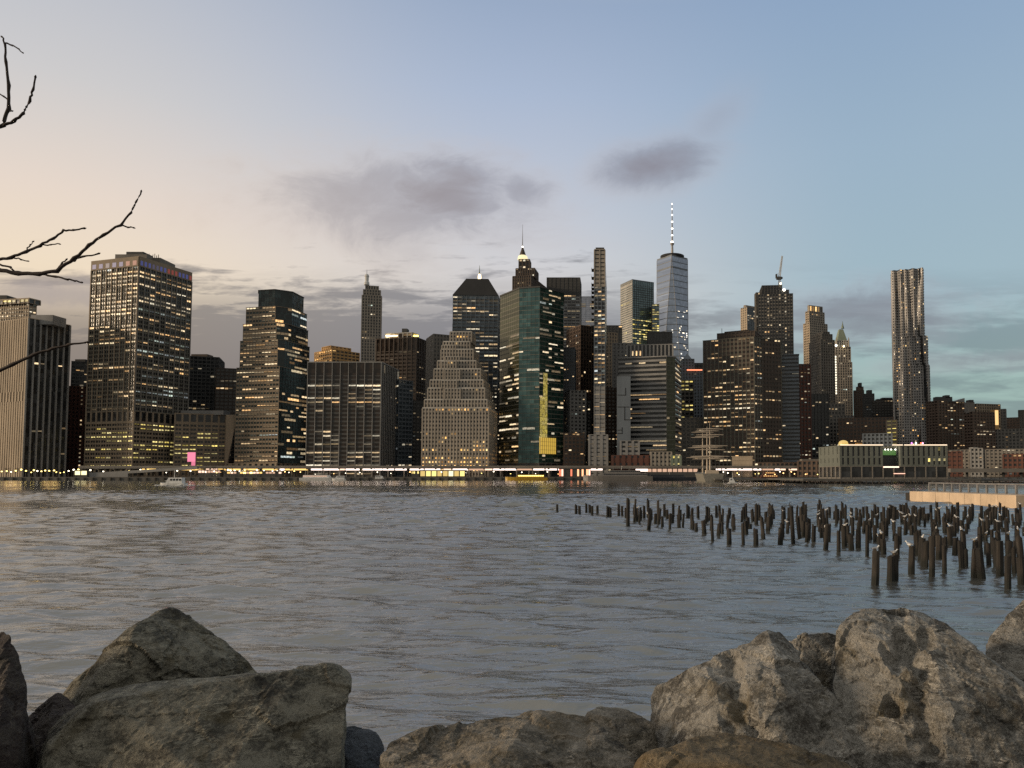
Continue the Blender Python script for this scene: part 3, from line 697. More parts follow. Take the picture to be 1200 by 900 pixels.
# wide banded block on the pier front
v = [Vector((gx(x, 450, D), D)) for x, D in ((725, 662), (781, 650), (791, 655), (798, 690), (735, 705))]
b = Bld('banded_block', 'wide dark block of strong horizontal bands with a glass corner and stone penthouse', v, 'building', 'grim', 'dark', 'warm', cap=95)
H = b.z(760, 419, 655)
b.tier(v, 0, H, dict(bw=6, pw=.0, sh=1.9, fh=4.1, sd=1.0, wall='grey', merge=3, run=.6, lit=lambda u, v, z: .45 if v < .36 else .09,
       faces={1: dict(gl2='olive', wall='olive', pw=.2, sh=.5, bw=3, sd=.15, pd=.2, lit=.06), 2: dict(wall='grim', lit=.5, bw=5)}), cap=.9)
zp = b.z(760, 404, 660); q2 = quad(735, 789, 664, 660, dep=24)
b.tier(q2, H + .9, zp, dict(bw=3.5, pw=1.4, sh=0, pd=.8, wall='grey', lit=lambda u, v, z: .97 if (.05 < u < .32 or .85 < u < .93) else 0, fh=zp - H, litm='warm', wfrac=.6, blind=0), cap=.8)
b.tier(quad(760, 788, 668, 668, dep=16), zp + .8, b.z(760, 390, 668), dict(bw=2.6, pw=1.0, sh=3.5, fh=11, wall='dark', lit=0), cap=1); b.finish()

q = quad(723, 739, 640, 640, dep=16)
b = Bld('patterned_wall_block', 'blank grey wall block drawn with angular black lines in front of the banded block', q, 'building', 'blue', 'dark', 'warm')
H = b.z(730, 441, 640); mb = MB(); mb.prism(b.rel(q), 0, H); mb.build('wall', W['blue'], b.root)
P = b.rel(q); mb = MB()
for (x0, y0, x1, y1) in ((724, 463, 733, 463), (733, 455, 733, 463), (724, 477, 737, 477), (732, 477, 732, 492), (724, 504, 729, 504), (729, 501, 729, 508), (724, 508, 729, 508), (732, 492, 738, 492)):
    s0, s1 = sorted((gx(x0, 450, 640) - b.o.x, gx(x1, 450, 640) - b.o.x)); z0, z1 = sorted((b.z(730, y0, 640), b.z(730, y1, 640)))
    b.obox(mb, P[0], P[1], max(0, s0 - .3), s1 + .3, z0 - .3, z1 + .3, 0, .12)
mb.build('line_pattern', W['black'], b.root); b.finish()
q = quad(727, 749, 632, 632, dep=14)
b = Bld('punched_grey_block', 'low grey block with large square holes for windows under the patterned wall', q, 'building', 'grey', 'dark', 'warm')
b.tier(q, 0, b.z(735, 517, 632), dict(bw=4.6, pw=2.1, sh=2.0, fh=3.7, lit=.08), cap=.5); b.finish()
q = quad(717, 765, 624, 624, dep=12)
b = Bld('brick_shed', 'long low red brick shed behind the moored ferry', q, 'building', 'red', 'dark', 'warm')
b.tier(q, 0, b.z(735, 534, 624), dict(bw=5, pw=3, sh=4, fh=7, lit=0), cap=.5); b.finish()
q = quad(763, 787, 622, 622, dep=12)
b = Bld('tan_brick_block', 'small tan brick block of three storeys on the waterfront below the banded block', q, 'building', 'lime', 'dark', 'warm')
b.tier(q, 0, b.z(770, 530, 622), dict(bw=3.2, pw=1.6, sh=1.8, fh=3.5, lit=.12), cap=.6); b.finish()
q = quad(787, 798, 620, 620, dep=8)
b = Bld('lit_kiosk_block', 'little pale green lit block beside the tan brick one', q, 'building', 'green', 'dark', 'yellow')
b.tier(q, 0, b.z(790, 534, 620), dict(bw=4, pw=2.5, sh=3, fh=7, lit=.9), cap=.4); b.finish()

q = quad(797, 824, 905, 900, dep=36)
b = Bld('gothic_stone_tower', 'grey stone tower with a peaked roof and one red lit cornice line', q, 'building', 'blue', 'dark', 'white')
H = b.z(810, 434, 903); b.tier(q, 0, H, dict(bw=3.6, pw=1.6, sh=1.6, lit=.07), cap=1)
b.rbox('cornice_light', glow_mat('cornice_glow', (1, .3, .15), 1.6), 805, 823, 432.8, 434.2, 899, 1)
b.tier(quad(800, 814, 905, 905, dep=16), H, b.z(805, 421, 905), dict(bw=3.6, pw=1.6, sh=1.6, lit=.1), cap=.6)
mb = MB(); P = b.rel(quad(801, 812, 906, 906, dep=13)); c = sum(P, Vector((0, 0))) / 4; mb.prism(P, b.z(805, 421, 905), b.z(805, 414, 905), [c + (p - c) * .15 for p in P]); mb.build('peaked_roof', W['blue'], b.root); b.finish()
q = quad(793, 813, 742, 744, dep=30)
b = Bld('lit_corner_block', 'dim block with a stack of yellow lit rooms behind the banded block corner', q, 'building', 'grim', 'dark', 'yellow')
b.tier(q, 0, b.z(800, 446, 742), dict(bw=4, pw=1.2, sh=1.6, fh=4, lit=lambda u, v, z: .7 if u < .45 and v > .6 else .12), cap=.8); b.finish()
q = quad(811, 826, 1010, 1010, dep=30)
b = Bld('black_gap_block', 'black block filling the gap beside the wide bronze office block', q, 'building', 'black', 'dark', 'white')
b.tier(q, 0, b.z(820, 426, 1010), dict(lit=.06, bw=4), cap=.8); b.finish()

# wide dark office block
v = [Vector((gx(x, 450, D), D)) for x, D in ((824.5, 688), (884, 668), (893, 676), (915, 684), (918, 730), (835, 740))]
b = Bld('wide_bronze_block', 'wide bronze office block with irregular lit floors and stepped roof', v, 'building', 'brown', 'brown', 'warm', cap=98)
H = b.z(850, 398, 680)
dk = dict(bw=3.6, pw=.9, sh=1.9, fh=3.9, pd=.4, sd=.3, wall='olive', swall='brown', lit=lambda u, v, z: .95 if .08 < u and abs(z - b.z(850, 433.5, 680)) < 2.2 else .30 if v < .9 else .12, run=.85, wfrac=1.0)
b.tier(v, 0, H, dict(dk, faces={1: dict(lit=.4), 2: dict(lit=.13, wall='brown')}), cap=.6)
b.tier(quad(842, 886, 690, 676, dep=30), H + .6, b.z(850, 390.5, 685), dict(bw=3.6, pw=.9, sh=2.2, lit=0), cap=.7)
b.tier(quad(851, 879, 694, 684, dep=22), b.z(850, 390.5, 685), b.z(850, 388.5, 690), dict(bw=4, pw=1, sh=1, lit=0), cap=.5)
mb = MB(); X = gx(846, 390, 694) - b.o.x; mb.tube([(X, 694 - b.o.y, H), (X, 694 - b.o.y, b.z(846, 385, 694))], .25, 5); mb.build('antenna', W['dark'], b.root); b.finish()

q = quad(875.5, 890, 1200, 1215, xl=868.5, y=380)
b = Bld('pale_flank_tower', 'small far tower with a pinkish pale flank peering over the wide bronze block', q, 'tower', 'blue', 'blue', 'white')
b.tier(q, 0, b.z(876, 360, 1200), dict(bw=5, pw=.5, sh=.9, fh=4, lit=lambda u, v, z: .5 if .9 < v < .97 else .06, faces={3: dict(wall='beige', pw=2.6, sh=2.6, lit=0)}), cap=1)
b.tier(inset(q, 1, 4, 3, 6), b.z(876, 360, 1200), b.z(876, 357.2, 1200), dict(wall='beige', bw=5, sh=3, lit=0), cap=.5); b.finish()

# tower being built, with crane
q = quad(890.5, 931.5, 850, 845, dep=36)
b = Bld('unfinished_tower', 'dark tower under construction with exposed floors and a crane on its roof', q, 'tower', 'dark', 'dark', 'white', cap=80)
H = b.z(910, 345, 848)
b.tier(q, 0, H, dict(bw=3.3, pw=.9, sh=1.3, fh=3.9, swall='grim', lit=lambda u, v, z: .75 if (.27 < u < .36 or .62 < u < .67 or .74 < u < .80) and v > .55 else .04, run=.1, wfrac=.7), cap=.5)
b.tier(quad(895, 927, 850, 848, dep=30), H, b.z(910, 340.5, 850), dict(bw=3.3, pw=.7, sh=.6, fh=3, lit=0), cap=.5)
b.tier(quad(895.5, 919, 852, 850, dep=26), b.z(910, 340.5, 850), b.z(910, 334.5, 850), dict(bw=3.3, pw=.6, sh=.5, fh=3, lit=0), cap=.5)
b.tier(quad(888.2, 892.5, 855, 855, dep=8), 0, b.z(890, 343, 855), dict(bw=2, pw=.4, sh=1, fh=3.9, lit=.3, wall='grim'), cap=.3)
lamp_ball(b, 918.5, 340, 846, 1.5, GLOW_C, 'work_light'); lamp_ball(b, 914.5, 332.5, 846, 1.0, GLOW_W, 'work_light'); b.finish()
D = 852; zr = gz(912, 334, D)
cr = empty('tower_crane', (gx(913.5, 334, D), D, zr), 'tower crane with its jib raised on the roof of the unfinished tower', 'crane')
K = D / F
def lattice(name, p0, p1, wd, n, m, parent):
    mb = MB(); p0, p1 = Vector(p0), Vector(p1); d = (p1 - p0).normalized(); a = d.cross(Vector((0, 1, 0))).normalized() * wd / 2; e = Vector((0, wd / 2, 0))
    cs = [a + e, a - e, -a - e, -a + e]
    for c in cs: mb.tube([p0 + c, p1 + c * .6], .22, 4)
    for i in range(n):
        k0, k1 = p0.lerp(p1, i / n), p0.lerp(p1, (i + 1) / n)
        for j in range(4): mb.tube([k0 + cs[j] * (1 - .4 * i / n), k1 + cs[(j + 1) % 4] * (1 - .4 * (i + 1) / n)], .14, 4)
    return mb.build(name, m, parent)
lattice('mast', (0, 0, 0), (0, 0, 9 * K), 2.2, 6, W['grim'], cr)
lattice('jib', (0, 0, 10 * K), (3.6 * K, 0, 35 * K), 2.0, 14, W['pale'], cr)
mb = MB(); mb.box(-3.4, 2.2, -1.6, 1.6, 6.5 * K, 9.8 * K); mb.build('machine_deck', W['dark'], cr); mb = MB(); mb.box(-4.4, -2.6, -1.3, 1.3, 8.2 * K, 13 * K); mb.build('counterweight', W['dark'], cr)
mb = MB(); mb.box(1.4, 3.2, -2.6, -.6, 7 * K, 9 * K); mb.build('cab', W['black'], cr)
mb = MB(); mb.tube([(-3.4, 0, 12 * K), (1.2, 0, 17 * K), (3.4, 0, 34 * K)], .12, 4); mb.build('stay_cable', W['black'], cr)

q = quad(913, 938, 700, 696, dep=30)
b = Bld('louvred_block', 'grey block of close horizontal louvres standing before the unfinished tower', q, 'building', 'blue', 'dark', 'white')
b.tier(q, 0, b.z(925, 416, 698), dict(bw=7, pw=.0, sh=1.9, fh=3.5, sd=.7, lit=.06, wall='blue'), cap=.7); b.finish()
q = quad(935, 951, 735, 738, dep=30)
b = Bld('dark_red_block', 'dark red block with scattered white windows next to the louvred block', q, 'building', 'red', 'dark', 'white')
b.tier(q, 0, b.z(940, 427, 735), dict(bw=3.6, pw=1.4, sh=1.9, fh=3.7, lit=.16), cap=.6); b.finish()
q = quad(948, 972, 762, 765, dep=30)
b = Bld('black_lower_block', 'black lower block dotted with white windows below the crowned stone tower', q, 'building', 'dark', 'dark', 'white')
b.tier(q, 0, b.z(955, 462, 762), dict(bw=3.6, pw=1.2, sh=1.7, fh=3.7, lit=.12), cap=.6); b.finish()

# crowned stone tower, rounded tower, copper spire
q = quad(949, 969.5, 1150, 1165, xl=942, y=400)
b = Bld('crowned_stone_tower', 'tall tan stone tower with a lit open crown', q, 'tower', 'lime', 'dark', 'warm', cap=50)
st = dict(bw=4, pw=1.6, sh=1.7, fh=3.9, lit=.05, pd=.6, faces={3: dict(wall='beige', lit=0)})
b.tier(q, 0, b.z(955, 378, 1150), st, cap=.6); b.tier(inset(q, 2, 3, 3, 3), b.z(955, 378, 1150), b.z(955, 364, 1150), dict(st, lit=.10), cap=.6)
b.tier(inset(q, 4, 5, 5, 6), b.z(955, 364, 1150), b.z(955, 357, 1150), dict(bw=5, pw=1.8, sh=.8, fh=10, lit=.95, litm='amber', hf=.9, blind=0), cap=.8); b.finish()
q = quad(964, 980, 1010, 1015, dep=30)
b = Bld('rounded_top_tower', 'dark stone tower with an arched top between the crowned tower and the copper spire', q, 'tower', 'grim', 'dark', 'dim')
b.tier(q, 0, b.z(970, 398, 1010), dict(bw=3.2, pw=1.5, sh=1.5, fh=3.8, lit=.04), cap=.5); b.tier(inset(q, 3, 2, 2, 2), b.z(970, 398, 1010), b.z(970, 391, 1010), dict(bw=3.2, pw=1.4, sh=1, lit=0), cap=.5)
b.tier(inset(q, 6, 4, 5, 5), b.z(970, 391, 1010), b.z(970, 388, 1010), dict(bw=3.2, pw=1.4, sh=1, lit=0), cap=.5); b.finish()
q = quad(978, 1000.5, 1100, 1095, dep=34)
b = Bld('copper_spire_tower', 'ornate stone tower with a green pyramid spire and a bright vertical strip of windows', q, 'tower', 'lime', 'dark', 'white', cap=60)
b.tier(q, 0, b.z(990, 425, 1097), dict(bw=3.4, pw=1.5, sh=1.5, fh=3.9, lit=.06), cap=.5)
q2 = quad(979, 996.5, 1102, 1100, dep=26, y=405); zb_ = b.z(988, 407, 1100); b.tier(q2, b.z(990, 425, 1097), zb_, dict(bw=3.4, pw=1.6, sh=1.4, fh=3.9, lit=.12), cap=.8)
q3 = quad(980.5, 994, 1104, 1103, dep=20, y=395); b.tier(q3, zb_, b.z(988, 399, 1100), dict(bw=3.4, pw=1.6, sh=1.4, fh=3.9, lit=.45, wall='pale'), cap=.8)
mb = MB(); P = b.rel(quad(981.5, 993, 1106, 1106, dep=17, y=390)); c = sum(P, Vector((0, 0))) / 4; mb.prism(P, b.z(988, 399, 1100), b.z(988, 385, 1106), [c + (p - c) * .38 for p in P]); mb.build('pyramid_roof', W['green'], b.root)
spire(b, 987.3, [(376.5, .15), (380, .6), (385, 2.0)], 1114, W['green'], 8, 'lantern')
for x in (980.5, 994.5): spire(b, x, [(395, .1), (398, .8), (407, 1.0)], 1102, W['lime'], 6, 'turret')
lamp_ball(b, 979.5, 405, 1098, 1.5, GLOW_C); lamp_ball(b, 988.5, 406, 1098, 1.3, GLOW_W)
P = b.rel(q); mb = MB()
for j in range(15): b.obox(mb, P[0], P[1], 2.0, 5.0, b.z(981, 462 - j * 3.05, 1100), b.z(981, 462 - j * 3.05, 1100) + 2.6, .7, .9)
mb.build('lit_stair_glazing', glow_mat('stair_light', (1, .9, .68), 1.8), b.root); b.finish()
q = quad(969, 1001, 800, 800, dep=25)
b = Bld('lit_cornice_block', 'mid rise stone block with a short row of lights under its roof', q, 'building', 'grim', 'dark', 'warm')
b.tier(q, 0, b.z(985, 487, 800), dict(bw=3.6, pw=1.5, sh=1.8, fh=3.8, lit=.12), cap=0)
b.tier(quad(971, 991, 803, 803, dep=18), b.z(985, 487, 800), b.z(985, 474, 803), dict(bw=3.6, pw=1.5, sh=1.8, fh=3.8, lit=lambda u, v, z: .85 if .3 < v < .7 else .1), cap=.6); b.finish()

# wavy steel tower
D0 = 930; b = None
x0 = gx(1046.3, 500, D0); nfl = 76
b = Bld('wavy_steel_tower', 'tall rippling stainless steel apartment tower standing alone', [Vector((x0, D0))], 'tower', 'steel', 'dark', 'warm', cap=98)
H = b.z(1060, 316.5, D0); wt, wb = gx(1079.5, 400, D0) - x0, gx(1086.5, 500, D0) - x0
def wavy(j):                       # plan outline of floor j: five folded bays on the river face, one corner stepping in with height
    z = j / nfl; yy = 557 - (557 - 316) * z
    wd = wb if yy > 430 else (gx(1083.8, 450, D0) - x0 if yy > 396 else wt)
    pts = []; N = 30; dep = 34
    for i in range(N + 1):
        u = i / N
        d = 1.5 * math.sin(u * 2 * math.pi * 4.5 + 1.3 * math.sin(z * 5.0 + u * 5)) + .9 * math.sin(u * 17 + z * 9)
        pts.append(Vector((u * wd, 2.2 - d)))
    for i in range(1, 9): pts.append(Vector((wd + .8 * math.sin(i * 1.9 + z * 6), dep * i / 9 + 1)))
    pts.append(Vector((wd - 1, dep))); pts.append(Vector((1, dep)))
    for i in range(8, 0, -1): pts.append(Vector((.8 * math.sin(i * 1.7 + z * 5), dep * i / 9 + 1)))
    cs_, sn_ = math.cos(-.36), math.sin(-.36)
    return [Vector((p.x * cs_ - p.y * sn_ + 1.5, p.x * sn_ + p.y * cs_)) for p in pts]
steel, glz = MB(), MB()
fh = H / nfl
for j in range(nfl):
    a, c = wavy(j), wavy(j + 1 if j + 1 < nfl else j)
    if abs(a[30].x - c[30].x) > 2: c = a
    z = j * fh; cen = Vector((21, 9))
    glz.prism([p + (cen - p).normalized() * .5 for p in a], z, z + fh, [p + (cen - p).normalized() * .5 for p in c])
    mid_ = [p.lerp(q_, .46) for p, q_ in zip(a, c)]; steel.prism(a, z, z + fh * .50, mid_)
    for i in range(30):           # piers between the punched windows
        if i % 2 == 0:
            p, q_ = mid_[i], mid_[i + 1]; p2, q2_ = c[i], c[i + 1]
            if j == nfl - 1 and i % 4: continue
            n = Vector((0, 1)); steel.hexa([(p.x, p.y + .03, z + fh * .5), (q_.x, q_.y + .03, z + fh * .5), (q_.x, q_.y + .6, z + fh * .5), (p.x, p.y + .6, z + fh * .5),
                        (p2.x, p2.y + .03, z + fh), (q2_.x, q2_.y + .03, z + fh), (q2_.x, q2_.y + .6, z + fh), (p2.x, p2.y + .6, z + fh)])
    for i in range(1, 30, 2):
        pr = .55 if i < 8 and 33 < j < 73 and i in (3, 5) else .11
        if R.random() < pr:
            p = (mid_[i] + mid_[i + 1]) / 2; d = (mid_[i + 1] - mid_[i]).normalized()
            b.win.append((2, p + Vector((0, .25)), math.atan2(d.y, d.x), (mid_[i + 1] - mid_[i]).length * .85, fh * .42, z + fh * .74, 'warm' if R.random() < .7 else 'amber'))
b.walls['steel'] = steel; b.glasses['dark'] = glz; b.finish()

# low skyline beyond
def lowb(name, label, x0_, x1_, yt, D, wall, lit=.08, dep=26, roof=None, glass='dark', litm='warm', st=None, Db=None, cat='building', xl=None, xr=None):
    q = quad(x0_, x1_, D, Db, dep=dep, xl=xl, xr=xr); b = Bld(name, label, q, cat, wall, glass, litm, cap=60)
    b.tier(q, 0, b.z((x0_ + x1_) / 2, yt, D), dict(dict(bw=3.5, pw=1.5, sh=1.8, fh=3.6, lit=lit), **(st or {})), cap=.7)
    for (a, e, t, t2, m) in roof or (): b.rbox('roof_unit', W[m], a, e, t, t2, D + 4, 8)
    return b.finish()
lowb('stepped_brick_block', 'dark brown block with a rooftop tank stepping down before the wavy tower', 1002, 1014, 458, 1120, 'brick', .03, roof=((1005, 1012, 453, 459, 'brick'), (1007, 1010, 448.5, 454, 'dark')))
lowb('dark_notch_block', 'dark block with a notched top next to the block with the rooftop tank', 1013, 1026, 462, 1060, 'dark', .04, roof=((1017, 1022, 457, 463, 'dark'),))
lowb('arched_roof_block', 'black block under a shallow curved roof right beside the wavy tower', 1024, 1048, 470, 1000, 'black', .10, roof=((1028, 1047, 467.5, 471, 'black'), (1034, 1046, 466, 468, 'black')))
lowb('brown_lit_block', 'long brown low rise with a few lit rooms behind the white pier building', 984, 1048, 491, 760, 'brick', .10, litm='warm')
lowb('lit_stair_block', 'narrow block with a stack of yellow balconies at the foot of the wavy tower', 1040, 1052, 493, 715, 'tan', .9, litm='yellow', dep=14, st=dict(bw=4, pw=1.4, sh=1.9, fh=3.5))
lowb('low_gable_block', 'low dark grey roofed hall just behind the white pier building', 1012, 1046, 509, 690, 'blue', .02)
b = lowb('brown_apartment_tower', 'brown brick apartment block with sloping rooftop sheds beside the wavy tower', 1101, 1132, 470, 800, 'brick', .13, glass='brown', dep=36, Db=812, xl=1087.5,
     roof=((1097, 1116, 465, 471, 'dark'), (1108, 1113, 463, 466, 'dark')), st=dict(bw=4.2, pw=.9, sh=1.6, fh=3.1, faces={3: dict(lit=.02)}))
mb = MB(); X0, X1 = gx(1118, 470, 806) - b.o.x, gx(1130, 470, 806) - b.o.x; za, zb_ = b.z(1120, 471, 806), b.z(1120, 466.5, 806)
mb.hexa([(X0, 5, za), (X1, 5, za), (X1, 18, za), (X0, 18, za), (X0, 5, za + .5), (X1, 5, zb_), (X1, 18, zb_), (X0, 18, za + .5)]); mb.build('sloped_roof', W['grey'], b.root)
lowb('slab_apartment_block', 'dark brown apartment slab with a rooftop tank and two bright windows', 1142, 1167, 483, 760, 'brick', .06, glass='brown', Db=768, xl=1132, litm='white',
     roof=((1134, 1142, 471, 484, 'grim'), (1136, 1141, 468.5, 471.5, 'dark')), st=dict(bw=4, pw=.8, sh=1.7, fh=3.1, faces={3: dict(wall='brick', lit=0)}))
b = lowb('tan_flat_block', 'tan block with a sunlit orange edge behind the dark apartment slab', 1147, 1174, 473.5, 880, 'tan', .05, Db=890)
mb = MB(); P = b.rel(quad(1167.5, 1172.5, 866, 866, dep=10)); mb.prism(P, 0, b.z(1170, 480, 866)); mb.build('sunlit_edge', W['orange'], b.root)  # evening sun on the edge, put into an ochre wall colour
mb = MB(); b.obox(mb, P[0], P[1], .4, 4.2, b.z(1170, 498, 866), b.z(1170, 480.8, 866), 0, .15); mb.build('sunlight_strip', glow_mat('sunlight_glow', (1, .62, .25), 1.2), b.root)  # same sunlight again as a glowing strip, no window behind it
lowb('grey_sliver_block', 'grey sliver of a block beside the sunlit orange edge', 1173, 1181, 480, 930, 'grim', .02)
lowb('ochre_brick_block', 'ochre brown brick block far off near the picture edge', 1181, 1196, 490, 1000, 'brick', .02, st=dict(sh=2.4))
lowb('far_tower_sliver', 'slim far dark tower sliver at the very edge of the skyline', 1195.5, 1208, 481, 1100, 'dark', .05)
lowb('long_brown_block', 'long low brown block with few lit windows under the ochre brick one', 1158, 1222, 504, 820, 'grim', .10)
lowb('low_terrace_block', 'row of low dark terraces behind the elevated road at the bridge side', 1112, 1216, 528, 700, 'grim', .12, st=dict(fh=3.2))
lowb('red_terrace_block', 'low red brick warehouse with dark gable beside the white pier building', 1110, 1128, 530, 640, 'red', .0, st=dict(sh=2.6))
lowb('white_stair_block', 'small whitish stacked block among the low terraces', 1138, 1152, 526, 690, 'grey', .05, roof=((1140, 1146, 524, 527, 'grey'),))
lowb('rust_terrace_block', 'small rust red terrace with two lit windows at the picture edge', 1176, 1204, 533, 640, 'red', .2)
lowb('white_shed', 'plain pale boxy shed behind the tall ship on the waterfront', 858, 882, 535.5, 612, 'beige', 0, dep=14, st=dict(sh=3.6, bw=20, pw=0))
lowb('low_market_block', 'low dark market hall behind the orange lit quay', 884, 935, 543, 640, 'brick', .12)
lowb('brick_market_block', 'low brown brick hall between the quay lights and the white pier building', 935, 968, 541, 600, 'brick', .10, roof=((940, 960, 538, 541, 'grim'),))
lowb('dark_filler_block', 'unlit dark block behind the notched glass tower foot', 340, 364, 470, 760, 'dark', .03)
lowb('dark_gap_tower', 'black block between the stepped pyramid tower and the bronze block', 478, 500, 470, 705, 'dark', .10, litm='dim')
lowb('dark_court_block', 'black block low down in the gap beside the hipped roof tower', 570, 590, 455, 700, 'dark', .22, litm='white')
lowb('shadow_block', 'dark infill block behind the street block near the red lit quay', 680, 692, 470, 720, 'dark', .12)
lowb('brown_infill_block', 'brown infill block between slim balcony tower and patterned wall', 708, 725, 455, 700, 'brick', .13)
lowb('dim_infill_block', 'dim brick block behind the tall ship masts', 795, 828, 490, 700, 'grim', .14)
# ------------------------------------------------------------------ river, far bank and quays
def water_mat():
    m, t, b = mat_new('river_water')
    p = wpos(t)
    mp = t.nodes.new('ShaderNodeMapping'); t.links.new(p.k, mp.inputs[0]); mp.inputs['Rotation'].default_value = (0, 0, .12); mp.inputs['Scale'].default_value = (.42, 1.35, 1)
    pv = V(t, mp.outputs[0])
    h = mth(t, 'ADD', mth(t, 'MULTIPLY', noi(t, pv, 1.5, 3, .6, .5), .085), mth(t, 'MULTIPLY', noi(t, pv, 4.0, 4, .62, .4), .052))
    h = mth(t, 'ADD', h, mth(t, 'MULTIPLY', noi(t, pv, .35, 3, .55, .8), .05))
    bp = t.nodes.new('ShaderNodeBump'); bp.inputs['Strength'].default_value = 1; bp.inputs['Distance'].default_value = 1
    sb_ = t.nodes.new('ShaderNodeSeparateXYZ'); t.links.new(p.k, sb_.inputs[0]); bst = ss(t, V(t, sb_.outputs[1]), 10.0, 130.0, .75, 1.0); bd_ = ss(t, V(t, sb_.outputs[1]), 12.0, 90.0, .85, .5); t.links.new(bd_.k, bp.inputs['Distance']); t.links.new(bst.k, bp.inputs['Strength'])      # choppier out in the stream
    t.links.new(h.k, bp.inputs['Height']); t.links.new(bp.outputs[0], b.inputs['Normal'])
    b.inputs['Base Color'].default_value = (.072, .072, .064, 1); b.inputs['IOR'].default_value = 3.0; b.inputs['Specular Tint'].default_value = (1, .98, .94, 1)
    sy = t.nodes.new('ShaderNodeSeparateXYZ'); t.links.new(p.k, sy.inputs[0])
    patch = noi(t, pv, .03, 3, .6, 1.0); r = mth(t, 'ADD', ss(t, V(t, sy.outputs[1]), 12.0, 200.0, .03, .07), mth(t, 'MULTIPLY', ss(t, patch, .35, .7), .05)); t.links.new(r.k, b.inputs['Roughness'])
    return m
def wave_h(x, y, cell):
    rng = np.random.RandomState(5); h = np.zeros_like(x)
    for lam in list(np.geomspace(.32, 4.6, 64)):
        th = rad(84) + rng.normal(0, .27); ph = rng.uniform(0, 6.28); k = 2 * np.pi / lam
        a = .0050 * lam * min(1, 2.0 / lam) ** .7 * (.55 + .9 * rng.rand())
        att = np.clip((lam / (2.6 * cell)) - .6, 0, 1)
        q = k * (x * math.cos(th) + y * math.sin(th)) + ph + .7 * np.sin(.11 * k * (x * math.sin(th) - y * math.cos(th)) + ph * 3)
        h += a * att * (np.exp(np.sin(q) - 1) * 1.7 - .75)      # sharpened crests
    g = np.sin(x * .031 + 1.7 * np.sin(y * .023)) + np.sin(y * .052 - x * .012 + 2.0 * np.sin(x * .017 + 1)) + .7 * np.sin(y * .13 + x * .04)
    return h * (.80 + .26 * g) * np.clip(.7 + cell * 6, 1, 5.5)          # wind lanes and slicks
def make_water():
    nr, na = 1500, 900
    r = np.concatenate([np.geomspace(4.5, 640, nr), [1200, 3000, 9000, 20000]]); a = np.linspace(rad(-66), rad(48), na)
    rr, aa = np.meshgrid(r, a, indexing='ij'); x, y = rr * np.sin(aa), rr * np.cos(aa)
    cell = np.maximum(rr * (a[1] - a[0]), rr * .0033 * 1.6)
    z = np.where(rr < 641, wave_h(x, y, cell), 0.0)
    co_ = np.stack([x, y, z], -1).reshape(-1, 3).astype(np.float32); n0, n1 = len(r), na
    idx = np.arange(n0 * n1).reshape(n0, n1); f = np.stack([idx[:-1, :-1], idx[:-1, 1:], idx[1:, 1:], idx[1:, :-1]], -1).reshape(-1, 4)[:, ::-1]
    me = bpy.data.meshes.new('river'); me.vertices.add(len(co_)); me.vertices.foreach_set('co', co_.ravel())
    me.loops.add(f.size); me.loops.foreach_set('vertex_index', f.ravel().astype(np.int32)); me.polygons.add(len(f))
    me.polygons.foreach_set('loop_start', np.arange(0, f.size, 4, dtype=np.int32)); me.polygons.foreach_set('use_smooth', np.ones(len(f), dtype=bool)); me.update(calc_edges=True)
    me.materials.append(water_mat()); o = bpy.data.objects.new('river', me); C.objects.link(o); return struct(o)
make_water()

asph = wall_mat('asphalt', (.045, .045, .045)); quayc = wall_mat('quay_concrete', (.09, .085, .075)); wet = wall_mat('wet_dark_wood', (.03, .026, .022))
mb = MB(); mb.box(-5000, 5000, 592, 12000, -3, GZ); struct(mb.build('ground', asph))
mb = MB(); mb.box(-900, 420, 588, 591.99, -3, GZ + .25)
qw = mb.build('quay_wall', quayc); tag(qw, 'long dark quay wall along the far bank under the viaduct', 'wall')
mb = MB()
for x in range(-880, 420, 7): mb.box(x, x + .9, 587.3, 587.99, -2, GZ - .3)
mb.build('fender', wet, qw)

# elevated highway
vd = empty('viaduct', (0, 604, GZ), 'long low elevated highway with lit underside running along the far bank', 'viaduct')
X = lambda px_, D=604: gx(px_, 548, D)
mb = MB(); mb.box(X(92), X(965), 0, 16, 7.0, 8.4); mb.build('deck', W['grey'], vd)
mb = MB(); mb.box(X(92), X(965), -.4, -.01, 7.6, 9.3); mb.box(X(92), X(965), 15.6, 15.99, 8.42, 9.3); mb.build('parapet', W['grim'], vd)
for k in range(46):
    x = X(94 + k * 18.9); mb = MB(); mb.box(x, x + 1.0, 2, 3.2, -.2, 6.2); mb.box(x, x + 1.0, 12, 13.2, -.2, 6.2); mb.box(x - .2, x + 1.2, .5, 15, 6.2, 6.99); mb.build('column', W['grim'], vd)
UL = [glow_mat('underdeck_warm', (1, .66, .48), 1.5), glow_mat('underdeck_white', (1, .80, .70), 2.3), glow_mat('underdeck_dim', (1, .6, .4), .7), glow_mat('underdeck_amber', (1, .62, .18), 1.4)]
px_ = 166
while px_ < 962:
    wd = R.choice((6, 9, 13, 16, 18))
    if 700 < px_ < 838: px_ += 6; continue
    m = UL[3] if px_ < 345 and R.random() < .7 else R.choice((UL[0], UL[1], UL[1], UL[2]))
    mb = MB(); mb.box(X(px_), X(min(px_ + wd, 963)), .6, 1.1, 5.6, 6.9); mb.build('underdeck_light', m, vd); px_ += wd + R.choice((.8, 1.2, 1.6, 4))
mb = MB(); n = 14      # curving ramp at the ribbed tower end
pts = [(X(60 + 150 * i / n), 590.5 + 0.6 * math.sin(i / n * 3), 0) for i in range(n + 1)]
rp = empty('ramp', (0, 596, GZ), 'pale curved ramp wall rising towards the elevated highway below the broad brown tower', 'ramp')
